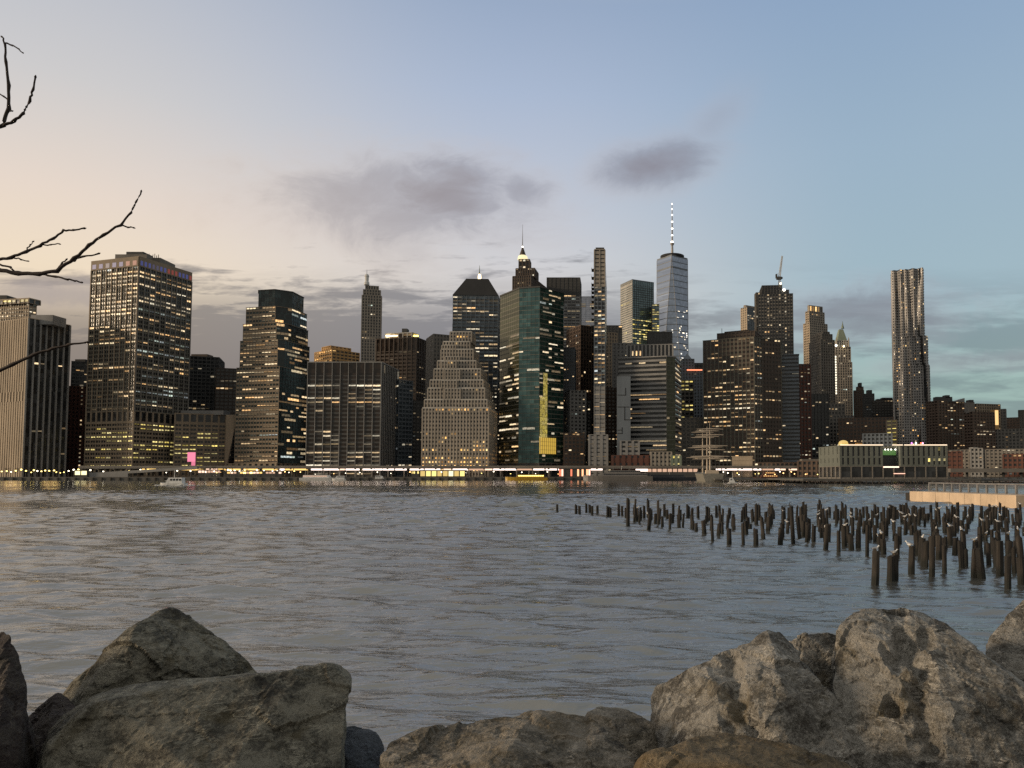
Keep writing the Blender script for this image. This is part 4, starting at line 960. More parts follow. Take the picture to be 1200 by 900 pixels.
for i in range(n):
    a, e = X(92 + 140 * i / n, 598), X(92 + 140 * (i + 1) / n, 598); h = 3.2 + 5.6 * (i / n) ** 1.2; h2 = 3.2 + 5.6 * ((i + 1) / n) ** 1.2
    lo = max(0, h - 2.2) if i > 5 else 0; lo2 = max(0, h2 - 2.2) if i > 5 else 0
    mb.hexa([(a, 0, lo), (e, 0, lo2), (e, 4, lo2), (a, 4, lo), (a, 0, h), (e, 0, h2), (e, 4, h2), (a, 4, h)])
mb.build('ramp_wall', W['grey'], rp)

# lamps along the bank
lm_pole = plain('lamp_metal', (.05, .05, .05), .5, .6)
heads = {'y': glow_mat('street_lamp_yellow', (1, .74, .22), 4.5), 'w': glow_mat('street_lamp_white', (1, .88, .66), 4.5), 'o': glow_mat('street_lamp_orange', (1, .55, .2), 5)}
def lamp_proto(k):
    t = empty('street_lamp', (0, 0, -50)); mb = MB(); mb.tube([(0, 0, 0), (0, 0, 3.2), (0, 0, 4.2)], [.13, .09, .07], 6); mb.build('pole', lm_pole, t)
    mb = MB(); mb.lathe([(.12, 4.1), (.42, 4.25), (.52, 4.55), (.4, 4.85), (.1, 5.0)], n=8); mb.build('lamp_head', heads[k], t); return t
protos = {k: lamp_proto(k) for k in heads}; used = set()
ltxt = dict(y='small yellow street lamp on the far bank among others like it', w='small white street lamp on the far bank among others like it', o='small orange street lamp on the far bank among others like it')
def place_lamp(px_, D, k, sc=1.0, z=GZ):
    o = protos[k]
    if k in used:
        r = o.copy(); C.objects.link(r)
        for ch in o.children: c = ch.copy(); C.objects.link(c); c.parent = r
        o = r
    used.add(k); o.location = (gx(px_, 553, D), D, z); o.scale = (sc, sc, sc); tag(o, ltxt[k], 'street lamp', 'street lamps along the far bank')
x = 2
while x < 350:
    place_lamp(x, R.uniform(592.8, 600), R.choice('yyyw' if x < 110 else 'ywwo'), R.uniform(.75, 1.35)); x += R.uniform(2.2, 6.5) if x < 105 or x > 225 else R.uniform(7, 16)
x = 352
while x < 965:
    if not 688 < x < 800: place_lamp(x, R.uniform(593, 600), R.choice('wwoy'), R.uniform(.5, 1.0))
    x += R.uniform(9, 24)
for px_ in (843, 853, 866, 889, 897, 908, 918, 931, 944, 958): place_lamp(px_, 470, R.choice('yow'), R.uniform(.5, .8), 1.9)

# trees along the promenade (bare winter crowns)
treem = plain('bare_bark', (.045, .035, .028), .9)
def bare_tree_mesh(h, seed):
    r = random.Random(seed); mb = MB(); mb.tube([(0, 0, 0), (.05, .02, h * .35)], [.16, .11], 5); cr_ = MB()
    def grow(p, d, ln, rr, lv):
        e = p + d * ln; cr_.tube([p, e], [rr, rr * .6], 4, False)
        if lv:
            for _ in range(3): nd = (d + Vector((r.uniform(-.8, .8), r.uniform(-.8, .8), r.uniform(-.1, .5)))).normalized(); grow(p.lerp(e, r.uniform(.5, 1)), nd, ln * r.uniform(.55, .75), rr * .6, lv - 1)
    for _ in range(5): grow(Vector((.05, .02, h * .33)), Vector((r.uniform(-.6, .6), r.uniform(-.6, .6), 1)).normalized(), h * .3, .08, 3)
    return mb, cr_
for i, px_ in enumerate((8, 21, 33, 47, 58, 68, 84, 236, 251, 263, 288, 306, 327)):
    t = empty('bare_tree', (gx(px_, 553, 601), 601, GZ), 'bare winter tree standing among the street lamps on the far bank', 'tree', 'bare trees on the far bank')
    a, c = bare_tree_mesh(R.uniform(7, 10), i); a.build('trunk', treem, t); c.build('crown', treem, t)

# lit pavilions on the quay
def pavilion(name, label, x0, x1, yt, yb, D, glow, panes, cat='pavilion', roof='dark', dep=5, z0=GZ + .02):
    o = empty(name, (gx(x0, 555, D), D, z0), label, cat); wd = gx(x1, 555, D) - gx(x0, 555, D); H = gz(x0, yt, D) - z0; zb = max(0.05, gz(x0, yb, D) - z0)
    mb = MB(); mb.box(-.3, wd + .3, -.5, dep, H, H + .5); mb.build('roof', W[roof], o); mb = MB(); mb.box(0, wd, .2, dep - .3, 0, H - .02); mb.build('body', W['dark'], o)
    for i in range(panes):
        if R.random() < .12: continue
        mb = MB(); mb.box(wd * (i + .1) / panes, wd * (i + .9) / panes, .05, .18, zb, H - .3); mb.build('lit_pane', glow if not isinstance(glow, list) else R.choice(glow), o)
    return o
gy = [glow_mat('pavilion_yellow', (1, .78, .25), 1.3), glow_mat('pavilion_pale', (1, .86, .45), 1.7), glow_mat('pavilion_dim', (.95, .66, .2), .8)]
gr = [glow_mat('quay_red', (1, .24, .12), 1.1), glow_mat('quay_orange', (1, .45, .22), 1.8), glow_mat('quay_pink', (1, .55, .4), 2.0), W['dark']]
pavilion('glass_pavilion', 'row of bright yellow glass pavilion panes below the stepped stone pyramid tower', 492, 545, 551.5, 558, 594, gy, 8)
pavilion('lit_kiosk', 'low kiosk with yellow light beside the larger yellow glass pavilion', 482, 491, 552, 555, 594, gy, 4, 'kiosk')
pavilion('red_market_hall', 'quayside hall crowded with red and orange lights next to the slim balcony tower', 655, 692, 549.5, 558, 595, gr, 14, 'hall')
pavilion('yellow_bus_shelter', 'short bright yellow lit shelter by the red brick block', 87, 102, 551.5, 556.5, 594, gy[1], 2, 'shelter')
pavilion('dark_boathouse', 'long dark boathouse with a bright sign strip between moored ferry and tall ship', 758, 818, 549, 553, 594, UL[2], 10, 'boathouse')
pavilion('quay_cafe', 'small lit cafe front on the quay below the notched glass tower', 262, 330, 552.5, 555, 595, [UL[3], UL[0], W['dark'], UL[2], heads['y']], 18, 'cafe')
pavilion('quay_stall_row', 'row of small lit stalls on the quay beside the patterned pink screen', 232, 258, 551, 554, 595, [UL[3], UL[0], UL[2]], 7, 'stalls')
bs = empty('billboard', (gx(224, 540, 640), 640, GZ), 'glowing pink billboard screen in front of the low tan block', 'billboard')
mb = MB(); wd = 6 * 640 / F; z0, z1 = gz(224, 541, 640) - GZ, gz(224, 530, 640) - GZ; mb.box(-wd * .75, wd * .75, 0, .6, z0, z1); mb.build('screen', glow_mat('pink_screen', (1, .24, .40), .95), bs)
mb = MB(); mb.box(0.2, wd * .75, 0, .6, z0 - 4.2, z0 - .02); mb.build('screen', glow_mat('pink_screen_low', (1, .22, .38), .75), bs)
mb = MB(); mb.box(-.4, .4, .62, 1.2, 0, z1); mb.build('post', W['dark'], bs)
sg = empty('sign_board', (gx(745, 548, 593.3), 593.3, GZ), 'small bright pinkish sign board on the dark quay beside the moored ferry', 'sign')
mb = MB(); mb.box(0, 9.5, 0, .3, 4.6, 6.6); mb.build('panel', UL[1], sg); mb = MB(); mb.box(.5, .8, .32, .6, 0, 6.6); mb.box(8.6, 8.9, .32, .6, 0, 6.6); mb.build('post', W['dark'], sg)

# boats
def hull_mesh(Ln, Bm, Hh, bow=.35, zk=-.6, n=14, sheer=.25):
    """pointed bow at +x, square stern at -x"""
    mb = MB(); rings = []
    for i in range(n + 1):
        u = i / n; x = -Ln / 2 + Ln * u
        wd = Bm / 2 * (1 if u < 1 - bow else max(.02, math.sqrt(max(0, 1 - ((u - 1 + bow) / bow) ** 2)))); top = Hh * (1 + sheer * max(0, (u - .4) / .6) ** 2)
        rings.append([(x, -wd, top), (x - .02 * u, -wd * .72, zk + (Hh * .3 if u > .96 else 0)), (x, wd * .72, zk + (Hh * .3 if u > .96 else 0)), (x, wd, top)])
    for r in rings: mb.v += r
    for i in range(n):
        for j in range(4): a = i * 4; mb.f.append([a + j, a + (j + 1) % 4, a + 4 + (j + 1) % 4, a + 4 + j])
    mb.f += [[3, 2, 1, 0], [n * 4, n * 4 + 1, n * 4 + 2, n * 4 + 3]]; return mb
wpaint = plain('white_boat_paint', (.62, .62, .60), .4); dpaint = plain('dark_hull_paint', (.03, .035, .045), .4); gpaint = plain('grey_hull_paint', (.16, .15, .14), .5); ypaint = plain('yellow_boat_paint', (.40, .25, .03), .45)
cglass = plain('cabin_glass', (.02, .025, .03), .1)
def ferry(name, label, px_c, D, Ln, Bm, hull, cabin, flip=1, decks=1, lights=None, H=1.6, cat='boat', strip=None):
    o = empty(name, (gx(px_c, 560, D), D, 0), label, cat, rz=0 if flip > 0 else math.pi)
    hull_mesh(Ln, Bm, H).build('hull', hull, o)
    z = H * 1.0
    for k in range(decks):
        f = 1 - .22 * k; x0, x1 = -Ln * .42 * f, Ln * .24 * f - k * Ln * .04; y1 = Bm * .38 * f
        mb = MB(); p = [(x0, -y1), (x1, -y1), (x1, y1), (x0, y1)]; tp = [(x0 + .2, -y1 * .95), (x1 - 1.2, -y1 * .95), (x1 - 1.2, y1 * .95), (x0 + .2, y1 * .95)]
        mb.prism([Vector(q) for q in p], z - .05, z + 2.2, [Vector(q) for q in tp]); mb.build('cabin', cabin, o)
        mb = MB(); m = max(3, int((x1 - x0) / 1.6))
        for i in range(m):
            a, e = x0 + .4 + (x1 - x0 - 2) * i / m, x0 + .4 + (x1 - x0 - 2) * (i + .75) / m
            for s in (-1, 1): mb.box(a, e, min(s * y1 * 1.0, s * y1 * .9), max(s * y1 * 1.0, s * y1 * .9), z + 1.0, z + 1.75)
        mb.build('cabin_window', lights or cglass, o); z += 2.2
    mb = MB(); mb.tube([(-Ln * .05, 0, z - .3), (-Ln * .06, 0, z + 3.0)], .09, 5); mb.build('mast', wpaint, o)
    if strip is not None: mb = MB(); mb.box(-Ln * .4, Ln * .2, -Bm * .5 - .12, -Bm * .5 - .02, H * .25, H * .95); mb.build('light_strip', strip, o)
    return o
D = 4.2 / ((569.2 - 556.75) / F)
ferry('motor_launch', 'white motor launch speeding along with a foaming wake below the broad brown tower', 203, D, 10, 3.2, wpaint, wpaint, -1, 1, H=1.0)
mb = MB(); rr_ = random.Random(3); foam = plain('foam', (.75, .75, .74), .8)
for i in range(130):
    u = rr_.random(); x = gx(203, 560, D) + 4 - 1 + u * 9 * 1.0 if rr_.random() < .4 else gx(203, 560, D) - 6.5 + rr_.random() * 5
    s = rr_.uniform(.10, .34); y = D + rr_.uniform(-2.4, 2.0); z = .05 + rr_.uniform(0, .28); mb.lathe([(.02, -s * .6), (s, -s * .2), (s * .8, s * .3), (.02, s * .5)], (x, y, z), 6)
fo = mb.build('wake_foam', foam, None, True); fo['kind'] = 'stuff'
ferry('ferry', 'white double deck ferry moored under the black gridded block', 376, 578, 31, 7, wpaint, wpaint, 1, 1, H=2.0, lights=UL[2])
ferry('small_ferry', 'small pale ferry moored just beyond the double deck one', 397, 572, 10, 4, wpaint, wpaint, -1, 1, H=1.4)
ferry('work_boat', 'small grey white work boat tied up below the bronze block', 446, 574, 9, 4, gpaint, wpaint, 1, 1, H=1.5)
ferry('water_taxi', 'bright yellow water taxi moored under the green glass tower', 617, 580, 33, 8, ypaint, ypaint, -1, 1, lights=GLOW_Y, H=2.3, strip=glow_mat('taxi_glow', (1, .74, .14), .9))
ferry('excursion_ship', 'large dark excursion ship with raked bow moored by the brick shed', 724, 560, 52, 11, gpaint, gpaint, -1, 2, H=3.4, lights=cglass, cat='ship')
ferry('dark_barge', 'long black flat barge lying beyond the excursion ship', 788, 566, 40, 9, dpaint, dpaint, 1, 1, H=2.4, cat='barge', lights=cglass)
ferry('lit_dinghy', 'tiny white dinghy catching light on the water near the tall ship', 859, 395, 4.5, 1.7, wpaint, wpaint, 1, 1, H=.45)
ferry('red_tug', 'stout dark red tug with orange lights moored before the market hall', 898, 520, 18, 6, W['red'], W['red'], -1, 2, lights=glow_mat('tug_light', (1, .5, .16), .8), H=2.2)

# tall ship seen end on
D = 500; ts = empty('tall_ship', (gx(829, 560, D), D, 0), 'tall sailing ship seen end on with bare masts and broad yards', 'ship'); K = D / F
h = hull_mesh(62, 13.5, 5.2, .3, -1, 16, .2); h.v = [(-y, x, z) for x, y, z in h.v]; h.build('hull', plain('buff_hull', (.20, .19, .16), .6), ts)
buff = plain('buff_spar', (.46, .38, .29), .7)
for yy, sx_ in ((-14, 0), (6, .6), (22, -.5)):
    zt = gz(829, 497, D) * (1 if yy < 0 else .96); mb = MB(); mb.tube([(sx_, yy, 4), (sx_, yy, zt * .55), (sx_, yy, zt)], [.62, .45, .12], 8); mb.build('mast', buff, ts)
    for yr, hw in ((504.5, 15), (511, 15.5), (523.5, 20), (528, 17), (535.5, 22), (538.5, 20)):
        if yy > 0 and yr in (528, 538.5): continue
        z = gz(829, yr, D); k = 1 if yy < 0 else .9; mb = MB(); mb.tube([(sx_ - hw * K * k, yy - .7, z), (sx_, yy - .7, z + .25), (sx_ + hw * K * k, yy - .7, z)], [.2, .42, .2], 6); mb.build('yard', buff, ts)
mb = MB()
for s in (-1, 1):
    for k in range(4): mb.tube([(s * 6.3, -12 + k * 1.1, 5.2), (0, -14, gz(829, 525, D))], .05, 4); mb.tube([(s * 6.3, 8 + k * 1.1, 5.2), (0.6, 6, gz(829, 525, D))], .05, 4)
mb.build('rigging', W['black'], ts)
mb = MB(); mb.box(-4, 4, -26, -20, 5.0, 7.4); mb.build('deckhouse', buff, ts)

# pier decks on the bridge side
def deck(name, label, x0, x1, ye, D, top, dep, m=None):
    o = empty(name, (gx(x0, 560, D), D, 0), label, 'pier'); wd = gx(x1, 560, D) - gx(x0, 560, D)
    mb = MB(); mb.box(0, wd, 0, dep, top - .9, top); mb.build('deck', m or quayc, o)
    n = max(3, int(wd / 3.2)); mb = MB()
    for i in range(n + 1): mb.tube([(wd * i / n, .5, -1.5), (wd * i / n, .5, top - .92)], .28, 6)
    mb.build('pier_piles', wet, o)
    mb = MB()
    for i in range(int(wd / 2.4) + 1): mb.box(min(i * 2.4, wd - .1), min(i * 2.4, wd - .1) + .08, .05, .13, top, top + 1.1)
    mb.box(0, wd, .04, .14, top + 1.1, top + 1.18); mb.build('railing', lm_pole, o); return o
deck('ship_pier', 'dark low timber pier behind the tall ship and red tug', 838, 962, 566, 462, 1.9, 60)
deck('harbour_pier', 'broad dark pier carrying the white pier building', 941, 1150, 567, 376, 2.3, 90)
deck('bridge_side_pier', 'low dark pier running out of view beyond the railed concrete jetty', 1150, 1260, 566, 400, 2.0, 60)

D = 392; q = quad(985, 1110, D, D, xl=None, dep=30); A = q[0]
q = [Vector((gx(985, 557, D), D)), Vector((gx(1110, 557, D), D)), Vector((gx(1110, 557, D) + 2, D + 30)), Vector((gx(969, 557, D + 16), D + 30))]
b = Bld('pier_building', 'long white panelled pier building with a bright roof line and green lit recess', q, 'building', 'pierw', 'dark', 'warm', cap=60)
b.root.location.z = 2.3; b.z = lambda x, y, D: gz(x, y, D) - 2.3
z1, z2, z3 = b.z(1000, 547, D), b.z(1000, 536.5, D), b.z(1000, 523, D)
P = b.rel(q); ln = (P[1] - P[0]).length; sx = lambda x: (x - 985) / 125 * ln
for (xa, xb, edges) in ((0, sx(1034), 0), (sx(1056), ln, 0)):
    pass
b.tier(q, 0, z1, dict(bw=5.6, pw=.5, sh=.7, fh=z1, pd=.4, lit=.16, litm='dim', wfrac=.5, wall='grim', faces={3: dict(pw=1.5)}), cap=.3)
def wing(xa, xb, lit2, litm):
    qq = [q[0] + (q[1] - q[0]).normalized() * xa, q[0] + (q[1] - q[0]).normalized() * xb]; qq += [qq[1] + Vector((0, 26)), qq[0] + Vector((0, 26))]
    if xa == 0: qq[3] = q[3]
    st = dict(bw=2.75, pw=1.55, sh=.9, fh=z2 - z1, pd=.35, sd=.3, lit=lit2, litm=litm, run=.2, faces={3: dict(bw=6, pw=5.2, sh=2, lit=0), 1: dict(lit=0)})
    b.tier(qq, z1 + .3, z2, st, cap=0); b.tier(qq, z2, z3, dict(st, lit=lambda u, v, z: .10), cap=.5)
wing(0, sx(1034), lambda u, v, z: .5 if .15 < u < .45 else .05, 'white'); wing(sx(1056), ln, lambda u, v, z: .97 if .55 < u < .9 else .02, 'yellow')
mb = MB(); mb.box(sx(1034) + .1, sx(1056) - .1, 6, 20, z1 + .3, z3 - .6); mb.build('recess_wall', W['dark'], b.root)
mb = MB(); mb.box(sx(1035), sx(1055), 5.6, 5.9, b.z(1040, 533, D), b.z(1040, 526.5, D)); mb.build('green_lit_wall', glow_mat('green_wash', (.16, .45, .08), .35), b.root)
for x in (1037, 1040.5, 1044, 1049): lamp_ball(b, x, 526.8, D + 5, .35, GLOW_C, 'recess_lamp')
mb = MB(); mb.box(sx(1035), sx(1053), -.9, -.5, b.z(1040, 548, D), b.z(1040, 546.6, D)); mb.build('canopy_light', glow_mat('canopy_glow', (1, .66, .5), 2.4), b.root)
mb = MB(); mb.box(sx(1047), sx(1060), -.9, -.5, b.z(1040, 555.4, D), b.z(1040, 554.6, D)); mb.build('canopy_light', glow_mat('canopy_glow_low', (1, .5, .36), 2.0), b.root)
mb = MB(); mb.box(sx(1033), sx(1058), .5, 1.0, b.z(1040, 557, D), b.z(1040, 549, D)); mb.build('red_shop_front', glow_mat('shop_red', (.5, .08, .02), .35), b.root)
for xa, xb in ((985, 1035), (1046, 1058), (1060, 1110)):
    mb = MB(); mb.box(sx(xa), sx(xb), -.8, -.3, z3 + .5, z3 + .85); mb.build('roof_line_light', glow_mat('roof_line_glow', (1, .76, .52), 2.0), b.root)
mb = MB(); mb.lathe([(2.6, 0), (2.6, 1.3), (2.2, 2.2), (1.2, 2.8), (.2, 3.0)], (sx(993), 6, z3 + .5), 12); mb.build('lit_dome', glow_mat('dome_glow', (1, .66, .16), .75), b.root)
mb = MB(); mb.box(sx(998), sx(1004), 5, 9, z3 + .5, z3 + 1.6); mb.box(sx(1009), sx(1015), 5, 9, z3 + .5, z3 + 2.0); mb.build('roof_hut', W['orange'], b.root)
for x, m in ((1068, glow_mat('violet_lamp', (.7, .2, .8), 3)), (1073, GLOW_C), (1079, GLOW_R), (1081, glow_mat('pink_lamp', (1, .4, .7), 3))): lamp_ball(b, x, 519.5, D + 4, .45, m, 'roof_lamp')
b.finish()
er = empty('elevated_road', (gx(1114, 551, 610), 610, GZ), 'dark elevated road running off beyond the white pier building', 'road')
mb = MB(); wd = gx(1290, 551, 610) - gx(1114, 551, 610); mb.box(0, wd, 0, 14, gz(1150, 553.5, 610) - GZ, gz(1150, 549, 610) - GZ); mb.build('deck', W['grim'], er)
for i in range(9): mb = MB(); mb.box(i * 15, i * 15 + 1.4, 4, 6, 0, gz(1150, 553.5, 610) - GZ - .02); mb.build('column', W['dark'], er)
# warm light the lamps of the place throw on the foot of the towers
def lampl(px_, py_, D, e, col, size=6):
    l = bpy.data.lights.new('quay_lamp', 'POINT'); l.energy = e; l.color = col; l.shadow_soft_size = size; o = bpy.data.objects.new('quay_lamp', l); C.objects.link(o); o.location = at(px_, py_, D)
for px_, D in ((15, 606), (60, 612), (105, 620), (250, 622), (300, 630), (520, 612), (540, 612)): lampl(px_, 546, D, 1600, (1, .62, .22))
for px_ in (400, 460, 600, 670, 900): lampl(px_, 549, 622, 900, (1, .7, .45))
lampl(995, 515, 402, 500, (1, .7, .25), 2)
# ------------------------------------------------------------------ old timber pilings and gulls
pilem, t, bs_ = mat_new('rotten_timber')
p = oc(t); mp = t.nodes.new('ShaderNodeMapping'); t.links.new(p.k, mp.inputs[0]); mp.inputs[3].default_value = (1, 1, .12)
oi = t.nodes.new('ShaderNodeObjectInfo')
f = mth(t, 'ADD', noi(t, V(t, mp.outputs[0]), 9, 5, .7), mth(t, 'MULTIPLY', mth(t, 'SUBTRACT', V(t, oi.outputs['Random']), .5), .3))
cc = ramp(t, f, [(.3, (.008, .007, .006, 1)), (.62, (.026, .021, .016, 1)), (.85, (.07, .06, .05, 1))])
sz = t.nodes.new('ShaderNodeSeparateXYZ'); t.links.new(wpos(t).k, sz.inputs[0])
cc = mix(t, ss(t, V(t, sz.outputs[2]), .55, .2), cc, (.010, .011, .008, 1))     # weed-black below the tide mark
t.links.new(cc.k, bs_.inputs['Base Color']); bs_.inputs['Roughness'].default_value = .85
bp = t.nodes.new('ShaderNodeBump'); bp.inputs['Strength'].default_value = .7; bp.inputs['Distance'].default_value = .03; t.links.new(f.k, bp.inputs['Height']); t.links.new(bp.outputs[0], bs_.inputs['Normal'])
def pile_mesh(seed):
    r = random.Random(seed); mb = MB(); n = 12; zs = [-1.0, -.3, .15, .5, .75, .93, 1.0]; ra = [r.uniform(.88, 1.1) for _ in range(n)]; ph = r.random() * 6
    for i, z in enumerate(zs):
        for j in range(n):
            a = 2 * math.pi * j / n; q = .134 * ra[j] * (1.08 - .10 * max(z, 0)) * (1 + .05 * math.sin(3 * a + 5 * z)); zz = z
            if i == len(zs) - 1: zz = z - .06 - .09 * math.sin(a + ph) - .11 * r.random() ** 2; q *= r.uniform(.78, .97)
            mb.v.append((q * math.cos(a), q * math.sin(a), zz))
    for i in range(len(zs) - 1):
        for j in range(n): mb.f.append([i * n + j, i * n + (j + 1) % n, (i + 1) * n + (j + 1) % n, (i + 1) * n + j])
    o = len(mb.v); mb.v.append((0, 0, .86)); k = (len(zs) - 1) * n
    for j in range(n): mb.f.append([k + j, k + (j + 1) % n, o])
    me = mb.mesh('piling'); me.materials.append(pilem)
    return me
pms = [pile_mesh(i) for i in range(7)]
HZ = 556.75
named = [(653, 600, 590), (675, 603, 591), (679, 603.5, 592), (687, 601, 589.5), (691, 601, 590.5), (694, 604, 592), (700, 602, 592), (712, 606, 592.5), (715, 606, 594), (725, 605, 590), (729, 606, 592), (733.5, 608, 595),
 (736, 616, 583), (743, 612, 582.5), (746, 611, 590), (760, 620.5, 601), (768, 613.5, 601), (771.5, 615, 584), (785, 621, 601), (788, 612, 602), (811, 620, 604), (816, 622.5, 612), (835, 635, 603), (844, 624, 601.5), (854.5, 638.5, 618),
 (860, 622, 605), (871, 637.5, 611), (875, 627, 609), (886, 638, 618.5), (895, 632, 604), (914.5, 637, 618), (929.5, 636, 590), (937, 631, 604), (945, 637, 613), (953, 638, 614), (967.5, 643, 613), (983, 648, 620), (997.5, 644, 624),
 (1016, 650, 612), (1025.5, 684, 642), (1043.5, 681, 649), (1048, 680, 646), (1051, 652, 625), (1068, 671, 637), (1083.5, 664, 633), (1092, 674, 624), (1107, 671, 636), (1119, 650, 628), (1127, 665, 632), (1141.5, 678, 640), (1150.5, 679, 641), (1159, 662, 634),
 (1172, 674, 630), (1181, 689, 648), (1189, 671, 640), (1032, 646, 624), (1006, 642, 618), (1075, 650, 622), (1130, 646, 620), (1197, 684, 650), (1208, 690, 650)]
pts = []
for x, yb, yt in named:
    D = 4.2 / ((yb - HZ) / F); pts.append((gx(x, yb, D), D, 4.2 - (yt - HZ) * D / F))
def base_max(x):
    for (a, ya), (c, yc) in zip(((736, 611), (770, 618), (835, 630), (930, 632), (1000, 643), (1060, 660), (1230, 682)), ((770, 618), (835, 630), (930, 632), (1000, 643), (1060, 660), (1230, 682), (1400, 690))):
        if a <= x < c: return ya + (yc - ya) * (x - a) / (c - a)
    return 0
pr = random.Random(21); tries = 0
dirx = Vector((1, -.22)).normalized(); diry = Vector((.25, 1)).normalized()
cand = []
for i in range(-10, 62):
    for j in range(0, 40):
        q = Vector((2.0, 30.0)) + dirx * (i * 1.38) + diry * (j * 1.8); q += Vector((pr.gauss(0, .22), pr.gauss(0, .25)))
        if q.y < 26 or q.y > 96: continue
        rx = q.x / q.y; yb = HZ + 4.2 / q.y * F; xx = PX + rx * F * .9986
        if xx < 738 or xx > 1250 or yb > base_max(xx): continue
        if yb < 597 + max(0, (xx - 1060)) * .04: continue
        if any((q.x - a) ** 2 + (q.y - c) ** 2 < .5 for a, c, _ in pts): continue
        cand.append((q.x, q.y))
cand = [c for c in cand if pr.random() < (.60 if PX + c[0] / c[1] * F < 930 else .78)]; cand.sort(key=lambda c: c[1])
for x, y in cand[:330]:
    h = .98 + pr.gauss(0, .27) + (.25 if y > 60 else 0); pts.append((x, y, max(.45, min(1.95, h))))
pts.sort(key=lambda q: q[1]); PG = 'old pilings standing in the river'
tops = []
mass = MB()
for n, (x, y, h) in enumerate(pts):
    if n >= 296:       # the farthest rows, past what one could count
        me = pr.choice(pms); o_ = len(mass.v); mass.v += [(x + v.co.x, y + v.co.y, v.co.z * h) for v in me.vertices]; mass.f += [[o_ + i for i in p.vertices] for p in me.polygons]; continue
    o = bpy.data.objects.new('timber_piling', pr.choice(pms)); C.objects.link(o); o.location = (x, y, 0); sc = pr.uniform(.66, 1.12) * (1.05 if n < 12 else 1)
    o.scale = (sc, sc, h); o.rotation_euler = (pr.gauss(0, .04), pr.gauss(0, .045), pr.random() * 6.28)
    tag(o, 'dark weathered timber piling standing in the crowded field in the river', 'piling', PG); tops.append((x + o.rotation_euler.y * h, y - o.rotation_euler.x * h, h, sc))

if mass.v: mass.build('piling_rows', pilem)['kind'] = 'stuff'
# gulls: body, neck and head one mesh, folded wings darker grey
gw = plain('gull_white', (.72, .71, .68), .8); gg = plain('gull_grey', (.30, .31, .33), .8); gb = plain('gull_bill', (.55, .34, .05), .6)
def gull_proto():
    o = empty('gull', (0, 0, -40)); mb = MB()
    prof = [(-.21, .02, .15), (-.15, .05, .15), (-.06, .085, .15), (.04, .095, .16), (.11, .08, .18), (.15, .052, .225), (.165, .046, .265), (.19, .05, .30), (.225, .042, .305), (.25, .018, .298)]
    n = 10
    for x, r, z in prof:
        for j in range(n): a = 2 * math.pi * j / n; mb.v.append((x, r * .82 * math.cos(a), z + r * math.sin(a)))
    for i in range(len(prof) - 1):
        for j in range(n): mb.f.append([i * n + j, i * n + (j + 1) % n, (i + 1) * n + (j + 1) % n, (i + 1) * n + j])
    mb.f += [list(range(n))[::-1], [(len(prof) - 1) * n + j for j in range(n)]]; mb.build('body', gw, o, True)
    for s in (-1, 1):
        mb = MB(); k = 8
        for i in range(k):
            u = i / (k - 1); x = .10 - .36 * u; w_ = .055 * math.sin(math.pi * (.15 + .8 * u)) + .006; z = .205 - .055 * u
            for dz_, dy_ in ((w_, .052), (0, .083), (-w_, .066)): mb.v.append((x, s * (dy_ * (1 - .5 * u)), z + dz_))
            mb.v.append((x, s * .045 * (1 - .5 * u), z))
        for i in range(k - 1):
            for j in range(4): a = i * 4; mb.f.append([a + j, a + (j + 1) % 4, a + 4 + (j + 1) % 4, a + 4 + j])
        mb.f += [[0, 1, 2, 3], [(k - 1) * 4 + j for j in (3, 2, 1, 0)]]; mb.build('wing', gg, o, True)
        mb = MB(); mb.tube([(0, s * .03, .0), (.005, s * .03, .09)], .007, 5); mb.box(-.01, .045, s * .03 - .016, s * .03 + .016, 0, .008); mb.build('leg', gb, o)
    mb = MB(); mb.tube([(.245, 0, .298), (.285, 0, .292), (.30, 0, .282)], [.013, .009, .003], 5); mb.build('bill', gb, o); return o
gp = gull_proto(); first = True; gn = 0
for (x, y, h, sc) in tops:
    xx = PX + x / y * F
    if xx > 1215: continue
    if (y < 32 and 1020 < xx < 1030) or pr.random() < (.20 if xx > 960 else .10):
        o = gp
        if not first:
            o = gp.copy(); C.objects.link(o)
            for ch in gp.children: c = ch.copy(); C.objects.link(c); c.parent = o
        first = False; o.location = (x, y, h * .90 + .01); o.rotation_euler = (0, 0, pr.uniform(0, 6.28)); s = pr.uniform(.62, .78); o.scale = (s, s, s)
        tag(o, 'white and grey gull resting on the top of a timber piling', 'gull', 'gulls resting on the pilings'); gn += 1

# ------------------------------------------------------------------ concrete jetty with railing
conc = wall_mat('warm_concrete', (.55, .42, .29), .34, .85, .35)
D0, D1 = 118.0, 94.0; zt0, zt1 = gz(1067, 575.8, D0), gz(1190, 580.3, D1)
A, B_ = Vector((gx(1066, 580, D0), D0)), Vector((gx(1191, 586, D1), D1)); d = (B_ - A).normalized(); n = Vector((-d.y, d.x)); ln = (B_ - A).length; zt = (zt0 + zt1) / 2
je = empty('concrete_jetty', (A.x, A.y, 0), 'tan concrete jetty with a metal railing rising behind the pilings', 'jetty', rz=math.atan2(d.y, d.x))
mb = MB()
for i in range(7): mb.box(ln * i / 7 + .03, ln * (i + 1) / 7 - .03, 0, 3.2, -1, zt)
mb.build('concrete_wall', conc, je)
mb = MB(); mb.box(0.1, ln - .1, .06, 3, -1, zt - .03); mb.build('core', quayc, je)
mb = MB(); mb.box(-2.2, ln + 2.5, 3.3, 6, zt - .5, zt - .1); mb.build('boardwalk', wet, je)
mb = MB(); mb.box(-2.2, -.05, .6, 4.5, -.3, zt - .25); mb.build('timber_end', wet, je)
rail = plain('galvanised_rail', (.34, .33, .32), .4, .7); zr_ = zt - .1; L2 = ln + 1.6
